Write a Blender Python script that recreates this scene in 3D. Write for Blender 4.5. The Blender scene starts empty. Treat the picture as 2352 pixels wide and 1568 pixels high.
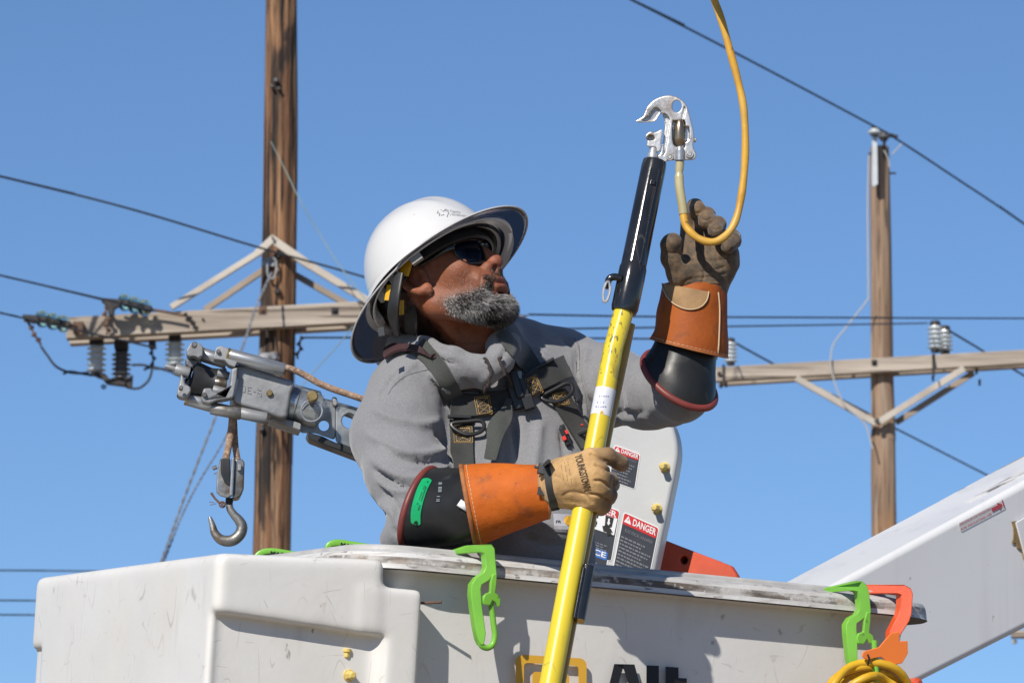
import bpy, bmesh, math, random
import numpy as np
from mathutils import Vector, Matrix
from mathutils.bvhtree import BVHTree
rad = math.radians
SC = bpy.context.scene
COL = SC.collection
# ------------------------------------------------------------------ camera
PITCH = rad(10); CZ = 1.6; FPX = 12000.0
cd = bpy.data.cameras.new('camera'); cam = bpy.data.objects.new('camera', cd); COL.objects.link(cam)
cam.location = (0, 0, CZ); cam.rotation_euler = (rad(90) + PITCH, 0, 0)
cd.sensor_width = 36; cd.lens = FPX / 2352 * 36; cd.clip_end = 6000; cd.clip_start = 0.1
cd.dof.use_dof = True; cd.dof.focus_distance = 8.1; cd.dof.aperture_fstop = 30
SC.camera = cam
# ------------------------------------------------------------------ sky, sun, exposure
SUN_AZ = rad(26); SUN_EL = rad(36)         # sun stands behind the viewer's left shoulder
TOSUN = Vector((-math.sin(SUN_AZ) * math.cos(SUN_EL), -math.cos(SUN_AZ) * math.cos(SUN_EL), math.sin(SUN_EL)))
w = bpy.data.worlds.new('World'); SC.world = w; w.use_nodes = True
nt = w.node_tree; bg = nt.nodes['Background']
sky = nt.nodes.new('ShaderNodeTexSky'); sky.sky_type = 'NISHITA'; sky.sun_disc = False
sky.sun_elevation = SUN_EL; sky.sun_rotation = math.atan2(TOSUN.x, TOSUN.y)
sky.altitude = 2000; sky.air_density = 1.0; sky.dust_density = 0.0; sky.ozone_density = 7.0
nt.links.new(sky.outputs[0], bg.inputs[0]); bg.inputs[1].default_value = 0.104
sl = bpy.data.lights.new('sun', 'SUN'); so = bpy.data.objects.new('sun', sl); COL.objects.link(so)
sl.energy = 4.9; sl.angle = rad(0.53); sl.color = (1.0, 0.945, 0.86)
so.location = (-4, -6, 9); so.rotation_euler = TOSUN.to_track_quat('Z', 'Y').to_euler()
SC.view_settings.view_transform = 'Standard'; SC.view_settings.look = 'None'
SC.view_settings.exposure = 0.0; SC.view_settings.gamma = 1.0
SC.render.resolution_x = 1024; SC.render.resolution_y = 682
random.seed(7); RNG = np.random.default_rng(7)
# ------------------------------------------------------------------ placing
CC = Vector((0, 0, CZ)); SP, CP = math.sin(PITCH), math.cos(PITCH)
def ray(x, y):
    u = (x - 1176) / FPX; v = (784 - y) / FPX
    return Vector((u, CP - v * SP, SP + v * CP))
def P(x, y, Y=8.0):                 # the point at distance Y (metres north) seen at x, y on a 2352 x 1568 view
    d = ray(x, y); return CC + d * (Y / d.y)
def PL(pts, Y=8.0): return [P(p[0], p[1], p[2] if len(p) > 2 else Y) for p in pts]
def S(n, Y=8.0): return n * Y / FPX
class Plane:                        # a real plane in the scene; at(x, y, off) = point on it, moved off metres behind it
    def __init__(s, p, n): s.p = Vector(p); s.n = Vector(n).normalized()
    def at(s, x, y, off=0.0):
        d = ray(x, y); t = (s.p - CC).dot(s.n) / d.dot(s.n)
        return CC + d * t + s.n * off
    def __call__(s, x, y, off=0.0): return s.at(x, y, off)
# ------------------------------------------------------------------ objects
def thing(name, label, cat, loc=(0, 0, 0), group=None):
    o = bpy.data.objects.new(name, None); COL.objects.link(o); o.location = loc; o.empty_display_size = .1
    o['label'] = label; o['category'] = cat
    if group: o['group'] = group
    return o
def tag(o, label, cat, group=None):
    o['label'] = label; o['category'] = cat
    if group: o['group'] = group
    return o
def link(name, me, mat, parent=None):
    o = bpy.data.objects.new(name, me); COL.objects.link(o)
    if mat:
        for m in (mat if isinstance(mat, (list, tuple)) else [mat]): me.materials.append(m)
    if parent:
        o.parent = parent
        if parent.type == 'EMPTY': o.location = -parent.location
    return o
class MB:
    def __init__(s): s.v = []; s.f = []; s.mi = []; s.st = []
    def add(s, vs, fs, mi=0):
        b = len(s.v); s.st.append((b, len(s.f))); s.v += [tuple(v) for v in vs]; s.f += [tuple(i + b for i in f) for f in fs]; s.mi += [mi] * len(fs); return s
    def hexa(s, q, mi=0):           # q = 8 points: bottom loop 4, top loop 4
        return s.add(q, [(0, 3, 2, 1), (4, 5, 6, 7), (0, 1, 5, 4), (1, 2, 6, 5), (2, 3, 7, 6), (3, 0, 4, 7)], mi)
    def box(s, c, ax, ay, az, mi=0):  # centre and half-axis vectors
        c, ax, ay, az = map(Vector, (c, ax, ay, az))
        return s.hexa([c - ax - ay - az, c + ax - ay - az, c + ax + ay - az, c - ax + ay - az, c - ax - ay + az, c + ax - ay + az, c + ax + ay + az, c - ax + ay + az], mi)
    def prism(s, A, B, mi=0):
        n = len(A); return s.add(list(A) + list(B), [tuple(range(n)), tuple(range(2 * n - 1, n - 1, -1))] + [(i, i + n, (i + 1) % n + n, (i + 1) % n) for i in range(n)], mi)
    def slab(s, pts, pl, t, off=0.0, mi=0):   # outline drawn on a plane, given real thickness
        A = [pl.at(p[0], p[1], off + (p[2] if len(p) > 2 else 0)) for p in pts]; return s.prism(A, [q + pl.n * t for q in A], mi)
    def ringslab(s, outer, inner, pl, t, off=0.0, mi=0):   # plate with a hole; both loops same count
        n = len(outer)
        o1 = [pl.at(p[0], p[1], off) for p in outer]; i1 = [pl.at(p[0], p[1], off) for p in inner]
        o2 = [q + pl.n * t for q in o1]; i2 = [q + pl.n * t for q in i1]
        fs = []
        for k in range(n):
            j = (k + 1) % n
            fs += [(k, j, n + j, n + k), (2 * n + k, 3 * n + k, 3 * n + j, 2 * n + j), (k, 2 * n + k, 2 * n + j, j), (n + k, n + j, 3 * n + j, 3 * n + k)]
        return s.add(o1 + i1 + o2 + i2, fs, mi)
    def rings(s, R, caps=True, closed=False, mi=0):
        n = len(R[0]); vs = [p for r in R for p in r]; m = len(R); fs = []
        for i in range(m if closed else m - 1):
            a = i * n; b = ((i + 1) % m) * n
            fs += [(a + k, a + (k + 1) % n, b + (k + 1) % n, b + k) for k in range(n)]
        if caps and not closed: fs += [tuple(range(n - 1, -1, -1)), tuple((m - 1) * n + k for k in range(n))]
        return s.add(vs, fs, mi)
    def tube(s, pts, r, seg=12, rb=None, ref=None, caps=True, closed=False, pw=1.0, mi=0, sub=0):
        pts = [Vector(p) for p in pts]
        rs = list(r) if hasattr(r, '__len__') else [r] * len(pts)
        rbs = (list(rb) if hasattr(rb, '__len__') else [rb] * len(pts)) if rb is not None else rs
        if sub: pts, (rs, rbs) = smooth(pts, sub, [rs, rbs], closed)
        m = len(pts); R = []; pn = None
        for i, p in enumerate(pts):
            t = (pts[(i + 1) % m] - pts[i - 1]) if closed else (pts[min(i + 1, m - 1)] - pts[max(i - 1, 0)])
            if t.length < 1e-9: t = Vector((0, 0, 1))
            t.normalize()
            if ref is not None: b = Vector(ref)
            elif pn is None: b = Vector((0, 1, 0)) if abs(t.y) < .9 else Vector((1, 0, 0))
            else: b = pn
            b = (b - t * b.dot(t)).normalized(); pn = b; nn = t.cross(b)
            ring = []
            for k in range(seg):
                a = 2 * math.pi * (k + .5) / seg; c, d = math.cos(a), math.sin(a)
                if pw != 1: c = math.copysign(abs(c) ** pw, c); d = math.copysign(abs(d) ** pw, d)
                ring.append(p + nn * (c * rs[i]) + b * (d * rbs[i]))
            R.append(ring)
        return s.rings(R, caps, closed, mi)
    def lathe(s, p0, ax, prof, seg=20, caps=True, mi=0):    # prof: (distance along ax, radius)
        p0 = Vector(p0); ax = Vector(ax).normalized(); b = ax.orthogonal().normalized(); c = ax.cross(b)
        return s.rings([[p0 + ax * t + (b * math.cos(2 * math.pi * k / seg) + c * math.sin(2 * math.pi * k / seg)) * max(r, 1e-5) for k in range(seg)] for t, r in prof], caps, mi=mi)
    def each(s, name, mat, parent=None, **kw):      # every piece an object of its own
        cut = s.st + [(len(s.v), len(s.f))]
        for (a, b), (c, d) in zip(cut[:-1], cut[1:]):
            m = MB(); m.v = s.v[a:c]; m.f = [tuple(i - a for i in q) for q in s.f[b:d]]; m.mi = s.mi[b:d]; m.build(name, mat, parent, **kw)
    def build(s, name, mat, parent=None, smooth=True, bevel=0, bseg=2, ang=35, sub=0, solid=0, fix=True):
        me = bpy.data.meshes.new(name); me.from_pydata(s.v, [], s.f); me.update()
        if fix:
            bm = bmesh.new(); bm.from_mesh(me); bmesh.ops.recalc_face_normals(bm, faces=bm.faces); bm.to_mesh(me); bm.free()
        me.polygons.foreach_set('material_index', s.mi)
        if smooth:
            me.polygons.foreach_set('use_smooth', [True] * len(me.polygons))
            if not sub and not bevel: me.set_sharp_from_angle(angle=rad(ang))
        o = link(name, me, mat, parent)
        if solid:
            m = o.modifiers.new('solid', 'SOLIDIFY'); m.thickness = solid; m.offset = 0
        if bevel:
            m = o.modifiers.new('bevel', 'BEVEL'); m.width = bevel; m.segments = bseg; m.limit_method = 'ANGLE'; m.angle_limit = rad(ang); m.harden_normals = smooth
        if sub:
            m = o.modifiers.new('sub', 'SUBSURF'); m.levels = sub; m.render_levels = sub
        return o
def smooth(pts, n, extra=(), closed=False):
    m = len(pts); out = []; ex = [[] for _ in extra]
    def g(a, i): return a[i % m] if closed else a[max(0, min(m - 1, i))]
    for i in range(m if closed else m - 1):
        for k in range(n):
            t = k / n
            def cr(a):
                p0, p1, p2, p3 = g(a, i - 1), g(a, i), g(a, i + 1), g(a, i + 2)
                return .5 * (p1 * 2 + (p2 - p0) * t + (p0 * 2 - p1 * 5 + p2 * 4 - p3) * (t * t) + (p1 * 3 - p0 - p2 * 3 + p3) * (t * t * t))
            out.append(cr(pts)); [e.append(cr(x)) for e, x in zip(ex, extra)]
    if not closed: out.append(pts[-1]); [e.append(x[-1]) for e, x in zip(ex, extra)]
    return out, ex
def smooth2(pts, n, closed=False):
    v, _ = smooth([Vector((p[0], p[1], p[2] if len(p) > 2 else 0)) for p in pts], n, (), closed); return [(q.x, q.y, q.z) for q in v]
def circ(cx, cy, rx, ry=None, n=24, rot=0.0):
    ry = ry or rx; c, s_ = math.cos(rot), math.sin(rot)
    return [(cx + rx * math.cos(a) * c - ry * math.sin(a) * s_, cy + rx * math.cos(a) * s_ + ry * math.sin(a) * c) for a in [2 * math.pi * k / n for k in range(n)]]
def rrect(o, xv, yv, rr=.12, n=4):   # rounded parallelogram in px: corner o, edge vectors xv, yv, corner radius px
    lx = math.hypot(*xv); ly = math.hypot(*yv); ax, ay = rr / lx, rr / ly; out = []
    for cx, cy, a0 in ((ax, ay, 180), (1 - ax, ay, 270), (1 - ax, 1 - ay, 0), (ax, 1 - ay, 90)):
        for k in range(n + 1):
            a = rad(a0 + 90 * k / n); s_, t = cx + ax * math.cos(a), cy + ay * math.sin(a)
            out.append((o[0] + xv[0] * s_ + yv[0] * t, o[1] + xv[1] * s_ + yv[1] * t))
    return out
# ------------------------------------------------------------------ lettering
def text2d(s, bold=0.0):
    cu = bpy.data.curves.new('t', 'FONT'); cu.body = s; cu.offset = bold; cu.resolution_u = 3
    o = bpy.data.objects.new('t', cu); COL.objects.link(o)
    bpy.context.view_layer.update()
    me = bpy.data.meshes.new_from_object(o.evaluated_get(bpy.context.evaluated_depsgraph_get()))
    v = np.array([tuple(q.co)[:2] for q in me.vertices]) if len(me.vertices) else np.zeros((1, 2)); f = [tuple(p.vertices) for p in me.polygons]
    bpy.data.objects.remove(o); bpy.data.curves.remove(cu); bpy.data.meshes.remove(me)
    return v, f
def put_text(mb, s, o, xv, yv, surf, off=-.0012, bold=0.0, mi=0, refine=False):   # text fills the parallelogram: o = lower left, xv = whole width, yv = cap height
    v, f = text2d(s, bold)
    lo, hi = v.min(0), v.max(0); h = .73 if hi[1] > .5 else max(hi[1], .1); w_ = max(hi[0] - lo[0], 1e-3)
    pts = [surf(o[0] + xv[0] * ((a - lo[0]) / w_) + yv[0] * (b / h), o[1] + xv[1] * ((a - lo[0]) / w_) + yv[1] * (b / h), off) for a, b in v]
    mb.add(pts, f, mi)
# ------------------------------------------------------------------ materials
def rgb(h):      # sRGB hex -> linear
    h = h.lstrip('#'); c = [int(h[i:i + 2], 16) / 255 for i in (0, 2, 4)]
    return tuple((x / 12.92 if x <= .04045 else ((x + .055) / 1.055) ** 2.4) for x in c) + (1,)
def C4(c): return rgb(c) if isinstance(c, str) else (tuple(c) + (1,))[:4] if hasattr(c, '__len__') else (c, c, c, 1)
MATS = {}
def mat(name, c1, c2=None, ns=20, amt=(.35, .65), st=(1, 1, 1), rough=.5, metal=0, bump=None, vcol=False, layers=(), coat=0, sheen=0, spec=.5, trans=0, ior=1.45, detail=6, rvar=0, dist=0, extra=None, sss=0):
    m = bpy.data.materials.new(name); m.use_nodes = True; t = m.node_tree; N = t.nodes; L = t.links
    b = N['Principled BSDF']; tc = N.new('ShaderNodeTexCoord')
    def noise(scale, st=(1, 1, 1), det=6, dist=0):
        mp = N.new('ShaderNodeMapping'); mp.inputs['Scale'].default_value = st; L.new(tc.outputs['Object'], mp.inputs[0])
        n = N.new('ShaderNodeTexNoise'); n.inputs['Scale'].default_value = scale; n.inputs['Detail'].default_value = det; n.inputs['Distortion'].default_value = dist
        L.new(mp.outputs[0], n.inputs[0]); return n.outputs[0]
    def ramp(src, lo, hi):
        r = N.new('ShaderNodeMapRange'); r.inputs[1].default_value = lo; r.inputs[2].default_value = hi; L.new(src, r.inputs[0]); return r.outputs[0]
    def mix(a, bb, fac):
        x = N.new('ShaderNodeMix'); x.data_type = 'RGBA'
        for k, q in ((6, a), (7, bb)):
            if isinstance(q, tuple): x.inputs[k].default_value = q
            else: L.new(q, x.inputs[k])
        L.new(fac, x.inputs[0]); return x.outputs[2]
    def mth(op, a, b_=None):
        x = N.new('ShaderNodeMath'); x.operation = op
        for k, q in ((0, a), (1, b_)):
            if q is None: continue
            if isinstance(q, (int, float)): x.inputs[k].default_value = q
            else: L.new(q, x.inputs[k])
        return x.outputs[0]
    if vcol:
        at = N.new('ShaderNodeVertexColor'); at.layer_name = 'Col'; base = at.outputs[0]
        if c2 is not None: base = mix(base, C4(c2), mth('MULTIPLY', ramp(noise(ns, st, detail, dist), *amt), .5))
    elif c2 is not None: base = mix(C4(c1), C4(c2), ramp(noise(ns, st, detail, dist), *amt))
    else: base = C4(c1)
    for ly in layers:    # (kind, colour, scale, lo, hi, stretch, strength)
        kind, col, sc, lo, hi, sst, stg = ly
        if kind == 'blot': f = ramp(noise(sc, sst, 8, .3), lo, hi)
        else:             # thin scratch lines, in patches
            q = mth('ABSOLUTE', mth('SUBTRACT', noise(sc, sst, 1, .15), .5))
            f = mth('MULTIPLY', ramp(q, lo, 0), ramp(noise(sc * 1.3 + 3, (1, 1, 1), 4), hi + .03, hi + .10))
        base = mix(base, C4(col), mth('MULTIPLY', f, stg))
    if isinstance(base, tuple): b.inputs['Base Color'].default_value = base
    else: L.new(base, b.inputs['Base Color'])
    b.inputs['Metallic'].default_value = metal; b.inputs['Roughness'].default_value = rough
    if rvar:
        r = N.new('ShaderNodeMapRange'); r.inputs[3].default_value = rough - rvar; r.inputs[4].default_value = min(1, rough + rvar)
        r.inputs[1].default_value = .3; r.inputs[2].default_value = .7
        L.new(noise(ns * 1.7, st, 6), r.inputs[0]); L.new(r.outputs[0], b.inputs['Roughness'])
    b.inputs['Specular IOR Level'].default_value = spec; b.inputs['IOR'].default_value = ior
    b.inputs['Coat Weight'].default_value = coat; b.inputs['Coat Roughness'].default_value = .1
    b.inputs['Sheen Weight'].default_value = sheen; b.inputs['Transmission Weight'].default_value = trans
    if sss: b.inputs['Subsurface Weight'].default_value = sss; b.inputs['Subsurface Radius'].default_value = (1, .35, .2); b.inputs['Subsurface Scale'].default_value = .006
    if bump:
        prev = None
        for bs in (bump if isinstance(bump, list) else [bump]):   # (scale, distance m, stretch)
            bn = N.new('ShaderNodeBump'); bn.inputs['Distance'].default_value = bs[1]; bn.inputs['Strength'].default_value = 1
            L.new(noise(bs[0], bs[2] if len(bs) > 2 else (1, 1, 1), 4), bn.inputs['Height'])
            if prev: L.new(prev, bn.inputs['Normal'])
            prev = bn.outputs[0]
        L.new(prev, b.inputs['Normal'])
    if extra: extra(m, N, L, b, tc, noise, ramp, mix, mth, base)
    return m
# ------------------------------------------------------------------ implicit surfaces (for bodies, cloth, gloves, moulded plastic)
class SDF:
    def __init__(s, lo, hi, h):
        s.h = h; s.lo = np.array(lo, float); n = np.ceil((np.array(hi) - s.lo) / h).astype(int) + 1
        s.X, s.Y, s.Z = np.meshgrid(*[(s.lo[i] + h * np.arange(n[i])).astype(np.float32) for i in range(3)], indexing='ij')
        s.D = np.full(s.X.shape, 1e3, np.float32)
    def cone(s, a, b, ra, rb, sq=None):
        a = np.array(a, np.float32); b = np.array(b, np.float32); ba = b - a; L2 = float(ba @ ba) + 1e-12
        px, py, pz = s.X - a[0], s.Y - a[1], s.Z - a[2]
        t = np.clip((px * ba[0] + py * ba[1] + pz * ba[2]) / L2, 0, 1)
        return np.sqrt((px - t * ba[0]) ** 2 + (py - t * ba[1]) ** 2 + (pz - t * ba[2]) ** 2) - (ra + (rb - ra) * t)
    def ell(s, c, r, M=None):
        px, py, pz = s.X - c[0], s.Y - c[1], s.Z - c[2]
        if M is not None:
            M = np.array(M, np.float32); px, py, pz = (M[0, 0] * px + M[0, 1] * py + M[0, 2] * pz, M[1, 0] * px + M[1, 1] * py + M[1, 2] * pz, M[2, 0] * px + M[2, 1] * py + M[2, 2] * pz)
        k0 = np.sqrt((px / r[0]) ** 2 + (py / r[1]) ** 2 + (pz / r[2]) ** 2); k1 = np.sqrt((px / r[0] ** 2) ** 2 + (py / r[1] ** 2) ** 2 + (pz / r[2] ** 2) ** 2) + 1e-9
        return k0 * (k0 - 1) / k1
    def rbox(s, c, hf, r):
        q = [np.abs(a - c[i]) - hf[i] + r for i, a in enumerate((s.X, s.Y, s.Z))]
        return np.sqrt(sum(np.maximum(a, 0) ** 2 for a in q)) + np.minimum(np.maximum(q[0], np.maximum(q[1], q[2])), 0) - r
    def add(s, d, k=.01):
        h = np.clip(.5 + .5 * (s.D - d) / k, 0, 1); s.D = s.D + (d - s.D) * h - k * h * (1 - h)
    def cut(s, d, k=.005):
        h = np.clip(.5 - .5 * (s.D + d) / k, 0, 1); s.D = s.D + (-d - s.D) * h + k * h * (1 - h)
    def chain(s, pts, k=.01, kk=None):   # pts: (Vector, r)
        for (a, ra), (b, rb) in zip(pts[:-1], pts[1:]): s.add(s.cone(a, b, ra, rb), k)
    def mesh(s):
        V = s.D; nx, ny, nz = V.shape; I = V < 0
        c = [(i, j, k) for i in (0, 1) for j in (0, 1) for k in (0, 1)]
        sl_ = lambda A, o: A[o[0]:nx - 1 + o[0], o[1]:ny - 1 + o[1], o[2]:nz - 1 + o[2]]
        anyv = np.zeros((nx - 1, ny - 1, nz - 1), bool); allv = np.ones_like(anyv)
        for o in c: q = sl_(I, o); anyv |= q; allv &= q
        idx = np.argwhere(anyv & ~allv); n = len(idx)
        acc = np.zeros((n, 3)); cnt = np.zeros(n)
        for a in c:
            for ax in range(3):
                if a[ax]: continue
                b = list(a); b[ax] = 1
                va = V[idx[:, 0] + a[0], idx[:, 1] + a[1], idx[:, 2] + a[2]]; vb = V[idx[:, 0] + b[0], idx[:, 1] + b[1], idx[:, 2] + b[2]]
                m = (va < 0) != (vb < 0); t = np.where(m, va / np.where(m, va - vb, 1), 0)
                p = np.tile(np.array(a, float), (n, 1)); p[:, ax] += t
                acc += p * m[:, None]; cnt += m
        verts = s.lo + s.h * (idx + acc / cnt[:, None])
        mp = -np.ones((nx - 1, ny - 1, nz - 1), int); mp[idx[:, 0], idx[:, 1], idx[:, 2]] = np.arange(n)
        F = []
        for ax in range(3):
            u, v = (ax + 1) % 3, (ax + 2) % 3
            A = I.take(range(0, I.shape[ax] - 1), ax); B = I.take(range(1, I.shape[ax]), ax)
            e = np.argwhere(A != B); e = e[(e[:, u] > 0) & (e[:, v] > 0) & (e[:, u] < I.shape[u] - 1) & (e[:, v] < I.shape[v] - 1)]
            fl = A[e[:, 0], e[:, 1], e[:, 2]]
            def g(du, dv):
                q = e.copy(); q[:, u] -= du; q[:, v] -= dv; return mp[q[:, 0], q[:, 1], q[:, 2]]
            Q = np.stack([g(1, 1), g(0, 1), g(0, 0), g(1, 0)], 1); Q[~fl] = Q[~fl][:, ::-1]; F.append(Q)
        return verts, np.concatenate(F)
def np_mesh(name, v, f, mat_, parent=None, col=None):
    me = bpy.data.meshes.new(name); me.vertices.add(len(v)); me.vertices.foreach_set('co', np.asarray(v, np.float32).ravel())
    k = f.shape[1]; me.loops.add(len(f) * k); me.loops.foreach_set('vertex_index', np.asarray(f, np.int32).ravel())
    me.polygons.add(len(f)); me.polygons.foreach_set('loop_start', np.arange(0, len(f) * k, k, dtype=np.int32))
    me.update(calc_edges=True); me.validate()
    me.polygons.foreach_set('use_smooth', np.ones(len(me.polygons), bool))
    if col is not None:
        a = me.color_attributes.new('Col', 'FLOAT_COLOR', 'POINT'); a.data.foreach_set('color', np.concatenate([col, np.ones((len(col), 1))], 1).astype(np.float32).ravel())
    return link(name, me, mat_, parent)
def vnormals(v, f):
    n = np.zeros_like(v); fn = np.cross(v[f[:, 2]] - v[f[:, 0]], v[f[:, 3]] - v[f[:, 1]])
    for k in range(4): np.add.at(n, f[:, k], fn)
    return n / (np.linalg.norm(n, axis=1, keepdims=True) + 1e-12)
def relax(v, f, it=2, lam=.5):
    e = np.concatenate([f[:, [0, 1]], f[:, [1, 2]], f[:, [2, 3]], f[:, [3, 0]]])
    for _ in range(it):
        a = np.zeros_like(v); c = np.zeros(len(v)); np.add.at(a, e[:, 0], v[e[:, 1]]); np.add.at(c, e[:, 0], 1)
        v = v + lam * (a / np.maximum(c, 1)[:, None] - v)
    return v
def vnoise(p, scale, seed=0):
    q = p * scale + seed * 17.3; i = np.floor(q).astype(np.int64); f = q - i; f = f * f * (3 - 2 * f); r = 0
    for a in (0, 1):
        for b in (0, 1):
            for c in (0, 1):
                h = (i[:, 0] + a) * 374761393 + (i[:, 1] + b) * 668265263 + (i[:, 2] + c) * 2147483647 + seed * 974711
                h = (h ^ (h >> 13)) * 1274126177; h = ((h ^ (h >> 16)) & 0xffff) / 65535.0
                wgt = (f[:, 0] if a else 1 - f[:, 0]) * (f[:, 1] if b else 1 - f[:, 1]) * (f[:, 2] if c else 1 - f[:, 2]); r = r + wgt * h
    return r
def to_px(v):
    d = np.asarray(v) - np.array([0, 0, CZ]); z = d[:, 1] * CP + d[:, 2] * SP; yy = -d[:, 1] * SP + d[:, 2] * CP
    return 1176 + FPX * d[:, 0] / z, 784 - FPX * yy / z
def strokes(v, n, lst):      # folds and seams: (points, width px, height m); raises or sinks the front-facing surface
    x, y = to_px(v); front = np.clip(-n[:, 1] * 2.0 + .3, 0, 1); out = v.copy()
    for pts, wd, am in lst:
        p = np.array([q[:2] for q in smooth2(pts, 4)]) if len(pts) > 2 else np.array(pts, float)
        best = np.full(len(v), 1e9); T = np.zeros(len(v)); m = len(p) - 1
        lo = p.min(0) - 3 * wd; hi = p.max(0) + 3 * wd
        s_ = np.where((x > lo[0]) & (x < hi[0]) & (y > lo[1]) & (y < hi[1]) & (front > 0))[0]
        if not len(s_): continue
        xs, ys = x[s_], y[s_]; bb = best[s_]; tt = T[s_]
        for k in range(m):
            a, b = p[k], p[k + 1]; ab = b - a; t = np.clip(((xs - a[0]) * ab[0] + (ys - a[1]) * ab[1]) / (ab @ ab + 1e-9), 0, 1)
            d = np.hypot(xs - a[0] - t * ab[0], ys - a[1] - t * ab[1]); q = d < bb; bb = np.where(q, d, bb); tt = np.where(q, (k + t) / m, tt)
        taper = np.clip(np.minimum(tt, 1 - tt) * 5 + .15, 0, 1)
        out[s_] += n[s_] * (am * np.exp(-(bb / wd) ** 2) * taper * front[s_])[:, None]
    return out
def bvh_of(v, f): return BVHTree.FromPolygons([tuple(q) for q in v.tolist()], [tuple(q) for q in f.tolist()])
class Drape:                # a surface: at(x, y, off) is where it lies along that sight line, lifted by -off
    def __init__(s, v, f): s.b = bvh_of(v, f); s.last = None
    def at(s, x, y, off=0.0):
        d = ray(x, y).normalized(); h = s.b.ray_cast(CC, d)
        if h[0] is None:
            if s.last is None: return P(x, y, 8.2)
            t = (s.last - CC).length; return CC + d * t
        p = h[0]; s.last = p; n = h[1] if h[1].dot(d) < 0 else -h[1]
        return p - n * off
    def __call__(s, x, y, off=0.0): return s.at(x, y, off)
# ================================================================== materials
m_ground = mat('dry_ground', (.26, .205, .145), (.20, .155, .11), ns=.6, rough=.95, bump=(3, .03))
m_pole1 = mat('creosoted_wood', (.40, .215, .105), (.14, .068, .035), ns=12, amt=(.38, .62), st=(1, 1, .045), rough=.85,
    layers=[('blot', (.022, .017, .014), 5, .57, .63, (1, 1, .10), .9), ('blot', (.42, .27, .16), 14, .56, .66, (1, 1, .03), .7), ('blot', (.016, .014, .014), 3.2, .60, .64, (1, 1, .3), .85), ('blot', (.008, .006, .006), 30, .57, .60, (1, 1, .022), .95), ('blot', (.015, .012, .012), 55, .58, .62, (1, 1, .03), .8)],
    bump=[(26, .035, (1, 1, .05)), (70, .012, (1, 1, .1))])
m_pole2 = mat('weathered_pole_wood', (.35, .245, .165), (.20, .125, .08), ns=10, st=(1, 1, .05), rough=.85,
    layers=[('blot', (.045, .03, .022), 38, .55, .60, (1, 1, .025), .85), ('blot', (.10, .07, .05), 4, .58, .66, (1, 1, .25), .6), ('blot', (.40, .33, .26), 16, .56, .66, (1, 1, .04), .6), ('blot', (.42, .22, .09), 3, .55, .68, (1, 1, .3), .5)], bump=(24, .015, (1, 1, .05)))
m_arm = mat('grey_crossarm_wood', (.47, .405, .335), (.30, .25, .20), ns=12, st=(.06, .5, 1), rough=.85,
    layers=[('blot', (.09, .07, .055), 24, .60, .65, (.03, 1, 1), .85), ('blot', (.20, .17, .145), 5, .52, .68, (.3, 1, 1), .6)], bump=(26, .012, (.06, 1, 1)))
m_brace = mat('pale_brace_wood', (.54, .49, .42), (.38, .33, .28), ns=8, st=(.3, 1, .3), rough=.8)
m_brace2 = mat('grey_brace_wood', (.36, .30, .24), (.24, .19, .15), ns=8, st=(.3, 1, .3), rough=.8)
m_iron = mat('dull_galvanised_iron', (.16, .16, .17), (.08, .075, .075), ns=14, rough=.6, metal=.6)
m_dark = mat('dark_iron', (.028, .027, .03), (.05, .04, .035), ns=20, rough=.6, metal=.3)
m_rust = mat('rusted_iron', (.17, .10, .065), (.09, .055, .04), ns=12, rough=.8)
m_porc = mat('grey_porcelain', (.58, .61, .62), (.48, .52, .53), ns=5, rough=.2, coat=.4)
m_porc2 = mat('dark_porcelain', (.08, .08, .085), (.12, .115, .115), ns=5, rough=.3)
m_glass = mat('green_insulator_glass', (.70, .95, .82), rough=.03, trans=1, ior=1.45)
m_wire = mat('weathered_cable', (.035, .04, .05), rough=.6, metal=.2)
m_guy = mat('galvanised_guy_strand', (.38, .39, .40), (.22, .22, .23), ns=30, rough=.5, metal=.5)
m_conduit = mat('pale_conduit', (.40, .39, .37), rough=.6)
m_green_w = mat('greenish_thin_wire', (.20, .27, .25), rough=.6)
# ================================================================== ground
mb = MB(); G = 1500
mb.add([(-G, -G, 0), (G, -G, 0), (G, G, 0), (-G, G, 0)], [(0, 1, 2, 3)])
g = mb.build('ground', m_ground); g['kind'] = 'structure'
# ================================================================== wooden poles
def shaft(name, mt, pts, Y, parent, seed):
    # pts: (x px, y px, half-width px); continues to the ground
    ctrl = []
    for x, y, hw in pts: p = P(x, y, Y); ctrl.append((p, S(hw, Y)))
    (pb, rb), (pt, rt) = ctrl[-1], ctrl[0]
    ctrl.append((Vector((pb.x + (pb.x - pt.x) / (pt.z - pb.z) * (pb.z), Y, -.05)), rb * 1.25))
    R = []; seg = 40; rn = random.Random(seed); ph = [rn.random() * 6.28 for _ in range(8)]
    P2, (R2,) = smooth([q[0] for q in ctrl], 14, [[q[1] for q in ctrl]])
    for p, r in zip(P2, R2):
        ring = []
        for k in range(seg):
            a = 2 * math.pi * k / seg
            rr = r * (1 + .018 * math.sin(3 * a + ph[0] + p.z * .7) + .012 * math.sin(7 * a + ph[1] - p.z * 1.9) + .010 * math.sin(13 * a + ph[2] + p.z * 3.1))
            if abs(((a - 4.4 + .08 * math.sin(p.z * 2)) + math.pi) % (2 * math.pi) - math.pi) < .08: rr -= r * .05
            if abs(((a - 5.0 + .10 * math.sin(p.z * 1.3)) + math.pi) % (2 * math.pi) - math.pi) < .07: rr -= r * .04
            ring.append(Vector((p.x + rr * math.cos(a), p.y + rr * math.sin(a), p.z)))
        R.append(ring)
    mb = MB(); mb.rings(R, True); return mb.build(name, mt, parent, ang=60)
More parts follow.
